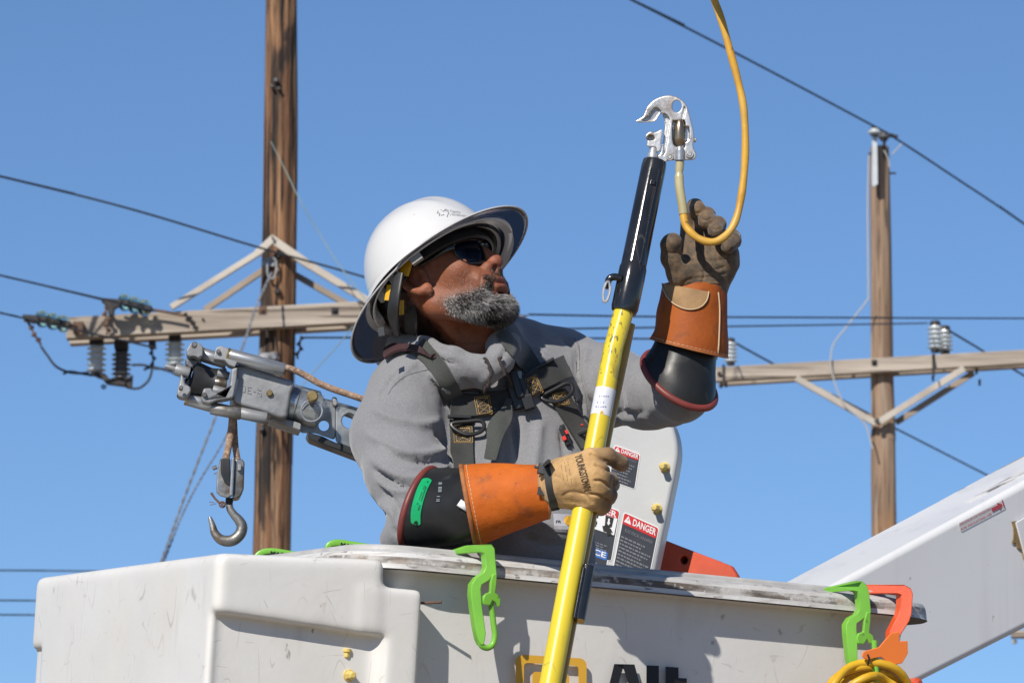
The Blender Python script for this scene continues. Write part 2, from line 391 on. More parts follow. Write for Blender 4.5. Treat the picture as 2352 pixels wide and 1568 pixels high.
def beam(name, mt, a, b, hh, dep, parent, bev=.008):   # a, b: end centres (world); hh: half height, dep: half depth
    d = (b - a).normalized(); up = Vector((0, 0, 1)); up = (up - d * up.dot(d)).normalized(); n = d.cross(up).normalized()
    mb = MB(); mb.box((a + b) / 2, (b - a) / 2, n * dep, up * hh); return mb.build(name, mt, parent, bevel=bev)
def insulator(p_top, h, r, nshed, parent, mt, cap=m_dark, down=True):
    mb = MB(); prof = []; ax = Vector((0, 0, -1)); core = r * .62
    for i in range(nshed):
        t0 = h * i / nshed; t1 = h / nshed
        prof += [(t0 + t1 * .05, core), (t0 + t1 * .30, core * 1.05), (t0 + t1 * .52, r * .97), (t0 + t1 * .62, r), (t0 + t1 * .72, r * .96), (t0 + t1 * .78, core * 1.1)]
    prof.append((h, core)); mb.lathe(p_top, ax, prof, 24)
    o = mb.build('insulator', mt, parent, ang=50)
    mb = MB(); mb.lathe(p_top + Vector((0, 0, h * .22)), ax, [(0, r * .3), (h * .04, r * .62), (h * .2, r * .68), (h * .24, r * .5)], 16)
    mb.lathe(p_top - Vector((0, 0, h * .99)), ax, [(0, r * .55), (h * .12, r * .6), (h * .16, r * .25)], 16)
    mb.each('metal_cap', cap, o); return o
Y1 = 40.0
pl1 = thing('utility_pole', 'dark brown wooden pole with double crossarm, behind the steel jib and hard hat', 'utility pole', P(624, 1265, Y1) * Vector((1, 1, 0)) if False else (P(624, 1265, Y1).x, Y1, 0))
shaft('pole_shaft', m_pole1, [(648, -160, 35), (646, 0, 36.5), (645, 250, 39), (642, 520, 40), (636, 800, 42), (628, 1050, 43.5), (624, 1265, 44)], Y1, pl1, 3)
R1 = S(40, Y1)
yf, yb = Y1 - R1 - .06, Y1 + R1 + .06
aF = (P(152, 756, yf), P(1178, 700, yf)); aB = (P(160, 772, yb), P(1170, 716, yb))
beam('crossarm', m_arm, aF[0], aF[1], S(25, Y1), .062, pl1)
beam('crossarm', m_arm, aB[0], aB[1], S(22, Y1), .062, pl1)
def brace(a, b, hw, Ya, Yb, parent, mt=m_brace, name='crossarm_brace'):
    A = P(a[0], a[1], Ya); B = P(b[0], b[1], Yb); d = (B - A).normalized(); n = Vector((0, 1, 0)); n = (n - d * n.dot(d)).normalized(); u = d.cross(n)
    mb = MB(); mb.box((A + B) / 2, (B - A) / 2, n * .022, u * S(hw, Ya)); mb.build(name, mt, parent, bevel=.004)
brace((393, 706), (592, 582), 7, yf - .09, yf - .08, pl1); brace((590, 583), (630, 546), 8.5, yf - .07, yf - .06, pl1, m_brace)
brace((622, 548), (715, 612), 9.5, yf - .05, yf - .06, pl1); brace((712, 610), (868, 705), 8.5, yf - .08, yf - .09, pl1)
brace((470, 712), (612, 616), 7, yb + .05, yb + .06, pl1, m_brace2); brace((640, 610), (800, 700), 7, yb + .05, yb + .06, pl1, m_brace2)
def bolt(x, y, r, Y, parent, mt=m_iron, name='bolt', ln=.03, plate=0):
    mb = MB(); p = P(x, y, Y)
    if plate: q = S(plate, Y); mb.box(p, (q, 0, 0), (0, .006, 0), (0, 0, q))
    mb.lathe(p + Vector((0, .005, 0)), (0, -1, 0), [(0, S(r, Y)), (ln * .7, S(r, Y)), (ln, S(r * .6, Y))], 6 if r < 4 else 12)
    return mb.build(name, mt, parent, smooth=False)
bolt(626, 546, 3, yf - .1, pl1, m_rust)
for x, y, r, m_ in ((638, 588, 8, m_dark), (638, 670, 8, m_dark), (634, 186, 6, m_iron), (625, 200, 4, m_iron), (641, 205, 4, m_iron), (601, 985, 7, m_iron)): bolt(x, y, r, Y1 - R1 - .01, pl1, m_, ln=.05)
bolt(603, 712, 5, yf - .065, pl1, m_rust, plate=9); bolt(769, 713, 5, yf - .065, pl1, m_dark, plate=8); bolt(240, 742, 4, yf - .065, pl1, m_rust); bolt(466, 733, 3, yf - .065, pl1, m_dark)
mb = MB(); mb.tube(PL([(615, 600), (625, 592), (634, 600), (634, 625), (626, 640), (615, 632)], Y1 - R1 - .06), .010, 8, closed=True, sub=3)
mb.box(P(616, 603, Y1 - R1 - .02), (.05, 0, 0), (0, .02, 0), (0, 0, .03)); mb.box(P(613, 822, Y1 - R1 - .02), (.06, 0, 0), (0, .03, 0), (0, 0, .035)); mb.lathe(P(624, 824, Y1 - R1), (.2, -1, 0), [(0, .04), (.08, .045), (.12, .02)], 10)
mb.each('guy_attachment', m_guy, pl1)
mb = MB(); mb.tube(PL([(640, 622), (634, 660), (632, 720), (634, 790), (640, 815)], Y1 - R1 - .03), .006, 6, sub=4); mb.tube(PL([(608, 720), (612, 745), (614, 775)], Y1 - R1 - .1), .012, 6, sub=3); mb.each('ground_lead', m_dark, pl1)
# insulators hung under the crossarm
insulator(P(222, 793, Y1), S(64, Y1), S(23, Y1), 5, pl1, m_porc)
insulator(P(402, 784, Y1), S(60, Y1), S(23, Y1), 5, pl1, m_porc)
insulator(P(279, 808, Y1 + .1), S(68, Y1), S(23, Y1), 6, pl1, m_porc2)
mb = MB(); mb.box(P(222, 783, Y1), (S(16, Y1), 0, 0), (0, .07, 0), (0, 0, S(9, Y1))); mb.box(P(279, 793, Y1 + .1), (S(16, Y1), 0, 0), (0, .07, 0), (0, 0, S(11, Y1))); mb.box(P(402, 777, Y1), (S(14, Y1), 0, 0), (0, .07, 0), (0, 0, S(9, Y1)))
mb.box(P(350, 792, Y1), (S(8, Y1), 0, 0), (0, .05, 0), (0, 0, S(9, Y1))); mb.each('mounting_bracket', m_dark, pl1, bevel=.01)
mb = MB(); mb.slab([(222, 855), (244, 862), (252, 872), (290, 880), (290, 890), (246, 884), (236, 872), (222, 868)], Plane(P(250, 870, Y1), (0, -1, 0)), .08)
mb.slab([(286, 872), (306, 862), (304, 895), (290, 892)], Plane(P(250, 870, Y1), (0, -1, 0)), .05)
mb.tube(PL([(236, 884), (234, 889), (239, 892), (243, 887)], Y1), .008, 6, closed=True, sub=2); mb.each('switch_bar', m_dark, pl1, bevel=.006)
def fitting(pts, r0, parent, mt, Y):      # knobbly shackle or clamp chain
    mb = MB(); q = [P(x, y, Y) for x, y in pts]
    for a, b in zip(q[:-1], q[1:]):
        mb.tube([a, b], S(r0 * .45, Y), 8); mb.lathe(a - (b - a).normalized() * S(r0 * .5, Y), b - a, [(0, S(r0 * .5, Y)), (S(r0 * .3, Y), S(r0, Y)), (S(r0 * .9, Y), S(r0 * .9, Y)), (S(r0 * 1.2, Y), S(r0 * .4, Y))], 10)
    mb.build('line_clamp', mt, parent)
fitting([(240, 692), (246, 706), (240, 720), (250, 733), (243, 746), (250, 758), (244, 768)], 7, pl1, m_rust, yf - .15)
fitting([(60, 734), (72, 752), (78, 768), (88, 780), (94, 792)], 7, pl1, m_rust, yf - .3)
fitting([(352, 795), (347, 810), (354, 822), (349, 836), (354, 846)], 6, pl1, m_dark, Y1)
fitting([(694, 775), (686, 789), (692, 800), (682, 812), (684, 824)], 6, pl1, m_rust, Y1 + .1)
fitting([(425, 722), (436, 730), (444, 742), (446, 756)], 6, pl1, m_dark, yf - .1)
def glass_string(pts, Y):
    a, b = P(*pts[0], Y), P(*pts[1], Y); ax = (b - a).normalized(); Ln = (b - a).length
    root = MB().tube([a - ax * .05, b], S(3.2, Y), 8)
    for k in range(4): c = a + (b - a) * ((k + .5) / 4); root.lathe(c - ax * .03, ax, [(0, .012), (.01, .03), (.06, .03), (.075, .012)], 10)
    st = root.build('insulator_string', m_dark, pl1)
    for k in range(3):
        c = a + (b - a) * ((k + .35) / 3); tl = (ax * .75 + Vector((0, -.62, .15))).normalized(); r = S(20, Y)
        mb = MB(); mb.lathe(c - tl * .02, tl, [(0, r * .25), (.02, r * .30), (.035, r * .75), (.03, r), (.018, r * 1.02), (.012, r * .98), (.012, r * .75), (-.005, r * .26)], 32, caps=False); mb.build('glass_disc', m_glass, st)
glass_string([(88, 731), (160, 747)], yf - .3); glass_string([(278, 693), (346, 711)], yf - .2)
mb = MB(); mb.slab([(52, 724), (88, 726), (92, 740), (78, 745), (56, 736)], Plane(P(60, 730, yf - .32), (0, -1, 0)), .05)
mb.slab([(236, 686), (282, 690), (278, 704), (264, 712), (262, 728), (250, 724), (246, 704), (234, 694)], Plane(P(240, 690, yf - .22), (0, -1, 0)), .05); mb.each('strain_clamp', m_dark, pl1, bevel=.008)
mb = MB(); mb.tube(PL([(160, 747), (176, 752), (188, 768)], yf - .2), S(4, Y1), 8, sub=3); mb.tube(PL([(346, 711), (380, 716), (420, 724)], yf - .15), S(3.5, Y1), 8, sub=3)
mb.box(P(180, 752, yf - .1), (.04, 0, 0), (0, .04, 0), (0, 0, .04)); mb.each('tie_rod', m_rust, pl1)
mb = MB()
for pts in ([(94, 795), (108, 815), (130, 842), (165, 856), (205, 856)], [(145, 859), (160, 853), (190, 858), (212, 862)], [(302, 838), (330, 838), (350, 846)], [(350, 846), (342, 872), (322, 890), (304, 892)], [(330, 849), (352, 843), (392, 853)], [(355, 846), (380, 848), (410, 862), (425, 865)]):
    mb.tube(PL(pts, Y1 - .1), S(3, Y1), 8, sub=5)
mb.each('jumper_cable', m_wire, pl1)
for x0 in (1195,):      # dead ends at the far end of the crossarm
    fitting([(1176, 716), (1188, 722), (1202, 728), (1212, 724)], 6, pl1, m_iron, yf); fitting([(1196, 730), (1190, 744), (1196, 756), (1188, 766)], 6, pl1, m_brace2, yf)
# ---- second pole
Y2 = 55.0
pl2 = thing('utility_pole', 'paler slimmer wooden pole with its top in view, right of the raised glove', 'utility pole', (P(2030, 1200, Y2).x, Y2, 0))
shaft('pole_shaft', m_pole2, [(2020, 338, 22), (2021, 420, 23.5), (2024, 600, 24.5), (2026, 850, 26.5), (2030, 1000, 28), (2031, 1215, 29)], Y2, pl2, 5)
R2 = S(27, Y2); yf2, yb2 = Y2 - R2 - .06, Y2 + R2 + .06
beam('crossarm', m_arm, P(1640, 861, yf2), P(2470, 814, yf2), S(16.5, Y2), .06, pl2)
beam('crossarm', m_arm, P(1650, 873, yb2), P(2470, 824, yb2), S(14, Y2), .06, pl2)
brace((1828, 868), (2012, 972), 7.5, yf2 - .07, yf2 - .02, pl2); brace((2215, 846), (2014, 972), 7.5, yf2 - .07, yf2 - .04, pl2); brace((2236, 856), (2058, 970), 7, yb2 + .05, yb2 + .05, pl2, m_brace2); brace((1850, 880), (2008, 962), 7, yb2 + .05, yb2 + .05, pl2, m_brace2)
bolt(2014, 966, 6, yf2 - .1, pl2, m_iron); bolt(2008, 832, 5, yf2 - .07, pl2, m_dark, plate=6); bolt(1652, 858, 5, yf2 - .07, pl2, m_dark)
for x, y, hh, r, n_, Y, mt in ((2148, 748, 56, 19, 5, Y2, m_porc), (2170, 758, 50, 19, 5, Y2 + .4, m_porc), (1678, 786, 48, 16, 5, Y2, m_porc), (2009, 296, 15, 17, 1, Y2 - .3, m_porc), (2030, 306, 16, 15, 1, Y2, m_porc2)):
    insulator(P(x, y, Y), S(hh, Y), S(r, Y), n_, pl2, mt)
for x in (2144, 1662): mb = MB(); mb.box(P(x, 838 if x > 2000 else 862, yf2 - .065), (S(3, Y2), 0, 0), (0, .01, 0), (0, 0, S(26, Y2))); mb.build('strap_bracket', m_dark, pl2)
mb = MB(); mb.slab([(2005, 312), (2014, 312), (2016, 425), (2006, 432), (2002, 425), (2003, 320)], Plane(P(2009, 350, yf2 - .03), (0, -1, 0)), .05); mb.build('ridge_pin_bracket', m_porc, pl2, bevel=.006)
mb = MB(); mb.tube(PL([(2031, 322), (2031, 345)], Y2), S(4, Y2), 8); mb.tube(PL([(2040, 398), (2058, 398)], Y2), S(2.5, Y2), 6)
mb.tube(PL([(2044, 310), (2062, 316)], Y2), S(5, Y2), 8); mb.each('pin', m_dark, pl2)
mb = MB(); mb.tube(PL([(1996, 350), (1993, 470), (1994, 600), (1995, 690)], yf2 + .15), S(2, Y2), 8, sub=4); mb.build('conduit', m_conduit, pl2)
mb = MB(); mb.tube(PL([(1996, 685), (1945, 750), (1915, 790), (1908, 830), (1918, 880), (1940, 930), (1975, 960), (1992, 985), (2004, 1030)], yf2 - .1), S(2, Y2), 6, sub=5)
mb.tube(PL([(2030, 345), (2040, 365), (2043, 385)], Y2 - .3), S(1.6, Y2), 6, sub=3); mb.tube(PL([(2048, 355), (2058, 345), (2072, 330)], Y2 - .2), S(1.6, Y2), 6, sub=3); mb.each('loose_wire', m_conduit, pl2)
for x, y in ((1668, 882), (1656, 884), (2143, 868), (2243, 852), (2250, 878)): mb = MB(); mb.box(P(x, y, Y2), (S(2.5, Y2), 0, 0), (0, .02, 0), (0, 0, S(7, Y2))); mb.build('hardware_pin', m_dark, pl2)
mb = MB(); mb.box(P(2345, 1456, 62), (S(22, 62), 0, 0), (0, .1, 0), (0, 0, S(8, 62))); mb.lathe(P(2330, 1468, 62), (0, 0, -1), [(0, .03), (.05, .03)], 8)
pl3 = thing('utility_pole', 'far wooden pole at the right edge, only its arm end showing under the white boom', 'utility pole', (P(2480, 1456, 62).x, 62, 0))
mb.each('crossarm_end', m_arm, pl3, bevel=.01); beam('crossarm', m_arm, P(2345, 1456, 62), P(2620, 1450, 62), S(8, 62), .06, pl3); shaft('pole_shaft', m_pole2, [(2480, 1300, 24), (2480, 1456, 25), (2480, 1600, 26)], 62.2, pl3, 8)
# ---- wires
def wire(name, label, pts, Y, r, mt=m_wire, cat='power line', grp='overhead wires', sub=6):
    out_ = lambda p: p[0] < 0 or p[0] > 2352 or p[1] < 0
    Q = [P(p[0], p[1], p[2] if len(p) > 2 else Y) for p in pts]
    if out_(pts[0]): Q = [Q[0] + (Q[0] - Q[1]).normalized() * 40] + Q
    if out_(pts[-1]): Q = Q + [Q[-1] + (Q[-1] - Q[-2]).normalized() * 40]
    mb = MB(); mb.tube(Q, r if hasattr(r, '__len__') else S(r, Y), 8, sub=sub); o = mb.build(name, mt); tag(o, label, cat, grp); return o
wire('overhead_wire', 'thick dark cable crossing in front of the brown pole toward the white hard hat', [(-700, 240, 36), (0, 405, 38.5), (300, 480, 39), (590, 567, 39.4), (850, 640, 39.6), (1180, 745, 39.8)], 39, 2.6)
wire('overhead_wire', 'dark cable from the left edge to the upper glass insulator string', [(-700, 470, 38), (0, 632, 39), (120, 660, 39.3), (236, 688, 39.4)], 39, 2.5)
wire('overhead_wire', 'short dark cable from the left edge to the lower glass insulator string', [(-700, 560, 38), (0, 718, 39), (56, 731, 39.3)], 39, 2.5)
wire('overhead_wire', 'long diagonal cable across the top right, passing over the pale pole top', [(1180, -130, 50), (1440, -5, 52), (1720, 138, 53.6), (2000, 286, 54.7), (2060, 320, 54.9), (2200, 412, 56), (2352, 514, 57), (2700, 760, 60)], 55, 2.5)
wire('overhead_wire', 'topmost of the level cables running right from behind the beard', [(1215, 722, 39.5), (1500, 727, 42), (1900, 729, 46), (2352, 731, 50), (2800, 730, 56)], 45, 2.2)
wire('overhead_wire', 'level cable ending at the grey insulators on the right crossarm', [(1210, 756, 39.5), (1500, 752, 43), (1900, 746, 50), (2130, 742, 54.8)], 45, 2.2)
wire('overhead_wire', 'lowest short level cable between the man and the yellow stick', [(690, 775, 39.5), (1200, 776, 41), (1500, 778, 44), (1668, 782, 54.5)], 43, 2.2)
wire('overhead_wire', 'cable sloping down right from the insulators on the right crossarm', [(2178, 758, 55.2), (2240, 795, 56), (2352, 862, 58), (2800, 1120, 64)], 57, 2.5)
wire('overhead_wire', 'cable sloping down from the small insulator beside the raised orange cuff', [(1690, 788, 55), (1770, 832, 56), (1990, 950, 60), (2060, 985, 62), (2270, 1092, 66), (2700, 1310, 75)], 57, 2.4)
wire('overhead_wire', 'upper thin wire low at the left edge', [(-600, 1306), (0, 1309), (300, 1312), (900, 1322)], 70, 1.8); wire('overhead_wire', 'middle thin wire low at the left edge', [(-600, 1376), (0, 1378), (900, 1384)], 70, 1.8); wire('overhead_wire', 'lowest thin wire at the left edge beside the white cover', [(-600, 1409), (0, 1411), (900, 1416)], 70, 1.8)
def guy(name, label, pts, r):
    P0 = [P(*p) for p in pts]; mb = MB(); P2, _ = smooth(P0, 50)
    ang = 0; A, B = [], []
    for i, p in enumerate(P2):
        ang += .5; o = Vector((math.cos(ang), math.sin(ang), 0)) * r * .55; A.append(p + o); B.append(p - o)
    mb.tube(A, r * .62, 6); mb.tube(B, r * .62, 6); o = mb.build(name, m_guy); tag(o, label, 'guy wire', 'guy wires of the brown pole')
guy('guy_wire', 'grey stranded guy wire from the brown pole hanging left past the steel hook', [(624, 625, 39.6), (590, 700, 39.3), (556, 800, 38.9), (500, 945, 38.2), (430, 1125, 37), (372, 1285, 36), (340, 1370, 35)], .0095)
guy('guy_wire', 'second guy strand joining the first one above the white cover', [(600, 800, 39.7), (560, 905, 39.2), (515, 1010, 38.5), (455, 1110, 37.5), (415, 1190, 36.8), (376, 1290, 36), (340, 1380, 35)], .0075)
wire('thin_wire', 'very thin greenish wire curving down from the brown pole to behind the hard hat', [(622, 325, 39.6), (655, 390, 39.6), (690, 462, 39.5), (730, 530, 39.5), (780, 610, 39.4), (850, 700, 39.3)], 39, 1.3, m_green_w, 'wire')
wire('thin_wire', 'thin greenish wire below the crossarm beside the steel jib', [(812, 748, 39.6), (770, 800, 39.6), (722, 852, 39.5), (640, 950, 39.4)], 39, 1.3, m_green_w, 'wire')
# ================================================================== aerial lift: bucket, cover, boom, jib
def scuffed(name, c, dirt=(.30, .24, .18), k=1.0, yellow=(.62, .55, .42)):
    return mat(name, c, (c[0] * .93, c[1] * .92, c[2] * .90), ns=4, amt=(.4, .7), rough=.38, rvar=.1, spec=.45,
        layers=[('blot', yellow, 2.4, .56, .80, (1, 1, 1), .30 * k), ('scr', dirt, 7, .0030, .50, (1, 1, .5), .5 * k), ('scr', (.28, .25, .22), 21, .005, .52, (1, .6, .25), .4 * k), ('scr', (.5, .42, .33), 12, .008, .50, (1, 1, .2), .5 * k), ('scr', (.33, .28, .22), 22, .01, .52, (.3, .3, 1), .45 * k),
                ('blot', (.13, .12, .11), 42, .71, .75, (1, 1, .5), .7 * k), ('blot', (.33, .30, .26), 12, .62, .78, (1, 1, .4), .32 * k)], bump=[(7, .0022), (120, .0002)])
m_white = scuffed('white_fibreglass', (.70, .69, .675), k=.8)
m_cover = scuffed('scuffed_white_plastic', (.70, .685, .65), k=1.0)
m_rim = mat('dirty_rim', (.60, .59, .57), (.46, .44, .41), ns=14, amt=(.42, .70), st=(.3, .3, 3), rough=.5, rvar=.15,
    layers=[('blot', (.10, .08, .065), 9, .56, .74, (.4, .4, 5), .5), ('blot', (.22, .17, .13), 60, .54, .68, (.3, .3, 2.5), .45), ('blot', (.05, .042, .036), 85, .62, .67, (.5, .5, 1.5), .6)], bump=(60, .0012))
m_lip_dark = mat('black_rim_edge', (.05, .045, .04), (.12, .10, .09), ns=30, rough=.7)
m_boom = mat('boom_white_paint', (.70, .70, .70), (.66, .66, .65), ns=2, rough=.35, rvar=.08,
    layers=[('blot', (.50, .50, .49), 15, .55, .70, (1.5, .5, .07), .35), ('scr', (.30, .25, .2), 5, .003, .53, (1, 1, 1), .6), ('blot', (.30, .25, .18), 60, .71, .75, (1, 1, 1), .6)], bump=(3, .002))
m_plate = mat('light_grey_paint', (.52, .53, .525), (.47, .475, .47), ns=6, rough=.42, layers=[('blot', (.3, .3, .3), 50, .7, .74, (1, 1, 1), .7), ('scr', (.33, .33, .32), 7, .003, .52, (1, 1, 1), .5)], bump=(60, .0003))
m_yel_bolt = mat('pale_yellow_plastic', (.70, .52, .14), (.6, .45, .14), ns=50, rough=.45)
m_red = mat('red_orange_plastic', (.62, .085, .03), (.5, .07, .03), ns=14, rough=.45, bump=(80, .0003))
m_black = mat('black_ink', (.012, .012, .014), rough=.5)
m_ink2 = mat('grey_print', (.16, .16, .17), rough=.5)
m_redp = mat('red_print', (.55, .025, .03), rough=.4)
m_whitep = mat('white_print', (.72, .72, .72), rough=.45)
m_bluep = mat('blue_print', (.03, .14, .45), rough=.45)
m_navyp = mat('faded_black_print', (.022, .026, .04), (.032, .036, .05), ns=30, rough=.5)
m_gold = mat('gold_print', (.66, .36, .035), rough=.45)
m_cast = mat('cast_aluminium', (.34, .345, .35), (.23, .235, .24), ns=22, rough=.5, metal=.35, rvar=.12, layers=[('blot', (.28, .15, .06), 22, .64, .74, (1, 1, 1), .8), ('blot', (.10, .10, .10), 30, .58, .72, (1, 1, 1), .55)], bump=[(90, .0006), (300, .0002)])
m_zinc = mat('zinc_plated_steel', (.46, .48, .49), (.26, .28, .29), ns=9, st=(.5, 1, 2), rough=.34, metal=.65, rvar=.12, layers=[('blot', (.12, .10, .08), 25, .60, .75, (1, 1, .4), .6), ('scr', (.2, .2, .2), 20, .01, .4, (1, 1, 1), .6)], bump=(70, .0006))
m_roller = mat('brushed_roller', (.43, .44, .45), (.32, .33, .34), ns=60, st=(.05, 1, 1), rough=.34, metal=.6, rvar=.08, layers=[('scr', (.25, .25, .27), 30, .01, .42, (1, 1, 1), .6)])
m_rubber = mat('black_rubber_roller', (.02, .021, .023), (.035, .035, .036), ns=20, rough=.38, rvar=.12)
m_brass = mat('brass_ring', (.42, .30, .13), (.3, .22, .1), ns=30, rough=.4, metal=.8)
m_steel = mat('worn_forged_steel', (.30, .295, .28), (.18, .17, .155), ns=16, rough=.42, metal=.75, rvar=.12, layers=[('blot', (.13, .085, .05), 24, .55, .68, (1, 1, 1), .8), ('blot', (.55, .55, .52), 45, .58, .7, (1, 1, 1), .5)], bump=(110, .0006))
lift = thing('aerial_lift', 'white work bucket with boom and steel jib, carrying the man in the hard hat', 'bucket lift', (.6, 9.6, 0))
# ---- bucket
zc = Vector((0, 0, 1))
EU = Vector((math.cos(rad(25)), math.sin(rad(25)), -.031)).normalized()
EV = Vector((-math.sin(rad(25)), math.cos(rad(25)), .072)); EV = (EV - EU * EV.dot(EU)).normalized()
EW = EU.cross(EV).normalized()
BO = P(1176, 1288, 8.0)                              # a point on the outer front top edge of the rim
def B(u, v, w): return BO + EU * u + EV * v + EW * w
def plan(u0, u1, v0, v1, off, r, n=10):              # rounded rectangle, offset outward, anticlockwise from front left
    out = []; r2 = max(r + off, .004)
    for cx, cy, a0 in ((u1 - r, v0 + r, -90), (u1 - r, v1 - r, 0), (u0 + r, v1 - r, 90), (u0 + r, v0 + r, 180)):
        for k in range(n + 1):
            a = rad(a0 + 90 * k / n); out.append((cx + r2 * math.cos(a), cy + r2 * math.sin(a)))
    return out
LIP = .040; UB = (-.225, .748, LIP, LIP + .64)
def sweep(prof, r=.085, name='x', mt=None, parent=None, ang=28):
    mb = MB(); mb.rings([[B(u, v, w) for u, v in plan(*UB, off, r)] for off, w in prof], caps=False); return mb.build(name, mt, parent, ang=ang)
bucket = sweep([(-.045, -1.05), (-.004, -.075), (-.001, -.048), (.004, -.031), (.012, -.027)], name='bucket', mt=m_white, parent=lift)
sweep([(.0115, -.027), (.036, -.029), (.040, -.027)], name='rim_edge', mt=m_lip_dark, parent=bucket)
sweep([(.036, -.0085), (.0350, -.006), (.032, -.002), (.026, 0), (.006, .004), (.003, .004)], name='rim', mt=m_rim, parent=bucket)
sweep([(.040, -.027), (.0385, -.024), (.0380, -.0195)], name='rim_flange', mt=m_rim, parent=bucket)
m_grime = mat('grimy_rim_band', (.48, .46, .43), (.13, .105, .085), ns=11, amt=(.40, .62), st=(1, 1, 5), rough=.6, layers=[('blot', (.06, .05, .042), 32, .56, .66, (1, 1, 2), .7), ('blot', (.60, .58, .55), 60, .58, .66, (1, 1, 1.5), .7), ('blot', (.26, .17, .11), 22, .58, .70, (1, 1, 2), .6)], bump=(160, .0012))
sweep([(.0380, -.0195), (.0372, -.014), (.036, -.0085)], name='grimy_band', mt=m_grime, parent=bucket)
sweep([(.004, .0), (.003, .009), (-.001, .012), (-.006, .009), (-.008, .0), (-.05, -1.02)], name='liner', mt=mat('translucent_liner', (.50, .49, .47), (.40, .385, .36), ns=20, rough=.5), parent=bucket)
mb = MB(); mb.add([B(*q) for q in ((UB[0] + .05, UB[2] + .05, -1.02), (UB[1] - .05, UB[2] + .05, -1.02), (UB[1] - .05, UB[3] - .05, -1.02), (UB[0] + .05, UB[3] - .05, -1.02))], [(0, 1, 2, 3)]); mb.build('bucket_floor', m_white, bucket)
face = Plane(B(0, LIP + .0015, -.07), EV * 1.0 + EW * -.041); face.n = (face.n if face.n.y > 0 else -face.n)
# logo and lettering on the bucket face
mb = MB()
def sq(x0, y0, x1, y1, r): return rrect((x0, y0), (x1 - x0, (x1 - x0) * .06), (0, y1 - y0), r, 6)
def ringp(mb, a, b): mb.ringslab(a, b, face, .0012, -.0022)
ringp(mb, sq(1184, 1502, 1346, 1662, 16), sq(1202, 1521, 1328, 1645, 9)); ringp(mb, sq(1222, 1541, 1306, 1625, 9), sq(1238, 1557, 1290, 1609, 5))
mb.build('logo', m_gold, bucket)
mb = MB()
def F(poly): mb.slab(poly, face, .0012, -.0022)
F([(1386, 1623), (1410, 1524), (1432, 1524.5), (1404, 1623)]); F([(1410, 1524), (1456, 1525), (1484, 1629), (1462, 1628), (1432, 1536)]); F([(1404, 1590), (1462, 1592), (1466, 1606), (1402, 1604)])
F([(1484, 1527), (1512, 1528), (1512, 1632), (1484, 1630)]); F([(1528, 1530), (1557, 1532), (1557, 1634), (1528, 1632)]); F([(1557, 1556), (1576, 1557), (1576, 1574), (1557, 1573)])
mb.build('lettering', m_black, bucket, smooth=False)
# ---- scuffed plastic cover on the left end of the bucket (moulded, so built as an implicit surface in u, v, w)
cx0, cx1 = -.490, -.150
s = SDF((cx0 - .03, -.06, -.52), (cx1 + .03, .86, .06), .005)
def boxd(x0, x1, y0, y1, z0, z1, r): return s.rbox(((x0 + x1) / 2, (y0 + y1) / 2, (z0 + z1) / 2), ((x1 - x0) / 2, (y1 - y0) / 2, (z1 - z0) / 2), r)
s.D = boxd(cx0, -.214, -.012, .81, -.9, .3, .016)
kk = .016; d2 = s.Z - (-.030 + (s.X - cx0) * .050); s.D = np.maximum(s.D, d2) + np.maximum(kk - np.abs(s.D - d2), 0) ** 2 / (4 * kk)
s.add(boxd(-.26, cx1, -.012, .10, -.9, -.058, .010), .010)
# sloping recess in the lower front face
q = s.Z - (-.120 - (s.X - cx0) * .055)
rec = np.maximum(boxd(cx0 + .0, -.210, -.30, .012, -.9, .2, .022), q)
s.cut(rec, .012)
# the lower left face sits a little further in
q2 = s.Z + .150
s.cut(np.maximum(boxd(cx0 - .3, cx0 + .010, .76, 1.0, -.9, .2, .004), q2), .012)
v, f = s.mesh(); v = relax(v, f, 2)
v = np.array([tuple(B(*q)) for q in v.tolist()])
cover = np_mesh('bucket_cover', v, f, m_cover, lift)
drC = Drape(v, f)
def hexbolt(p, n, r, h, parent, mt=m_yel_bolt, name='bolt'):
    mb = MB(); mb.lathe(p, n, [(0, r * 1.15), (h * .25, r * 1.15), (h * .27, r * .95), (h * .85, r * .92), (h, r * .6)], 6); mb.lathe(p - n * .002, n, [(0, r * 1.3), (.005, r * 1.3)], 16); return mb.build(name, mt, parent, smooth=False, bevel=.001)
hexbolt(drC.at(801, 1550), -EV, .0072, .018, cover); hexbolt(drC.at(797, 1492), -EW, .005, .012, cover)
mb = MB(); mb.tube([B(-.158, .02, -.078), B(-.120, -.012, -.074)], .0022, 8); mb.build('rusty_pin', m_rust, cover)
# ---- boom
def at(x, y, Y): return P(x, y, Y)
BA, BBm = 8.95, 9.55
R0, R1b = at(1700, 1458, BA), at(2560, 992, BBm)
L0, L1 = at(1700, 1775, BA), at(2560, 1340, BBm)
T0, T1 = at(1600, 1442, BA + .26), at(2560, 934, BBm + .26)
mb = MB(); Bk0, Bk1 = L0 + (T0 - R0), L1 + (T1 - R1b)
mb.hexa([L0, L1, Bk1, Bk0, R0, R1b, T1, T0]); boom = mb.build('boom', m_boom, lift, bevel=.014, bseg=4)
bn = (R1b - R0).cross(L0 - R0).normalized(); bn = bn if bn.y > 0 else -bn
bface = Plane(R0, bn); topn = (R1b - R0).cross(T0 - R0).normalized(); topn = topn if topn.y > 0 else -topn
btop = Plane(R0, topn)
mb = MB(); mb.slab([(2160, 1153), (2352, 1050), (2560, 938), (2560, 984), (2352, 1092), (2225, 1156)], btop, .0015, -.003)
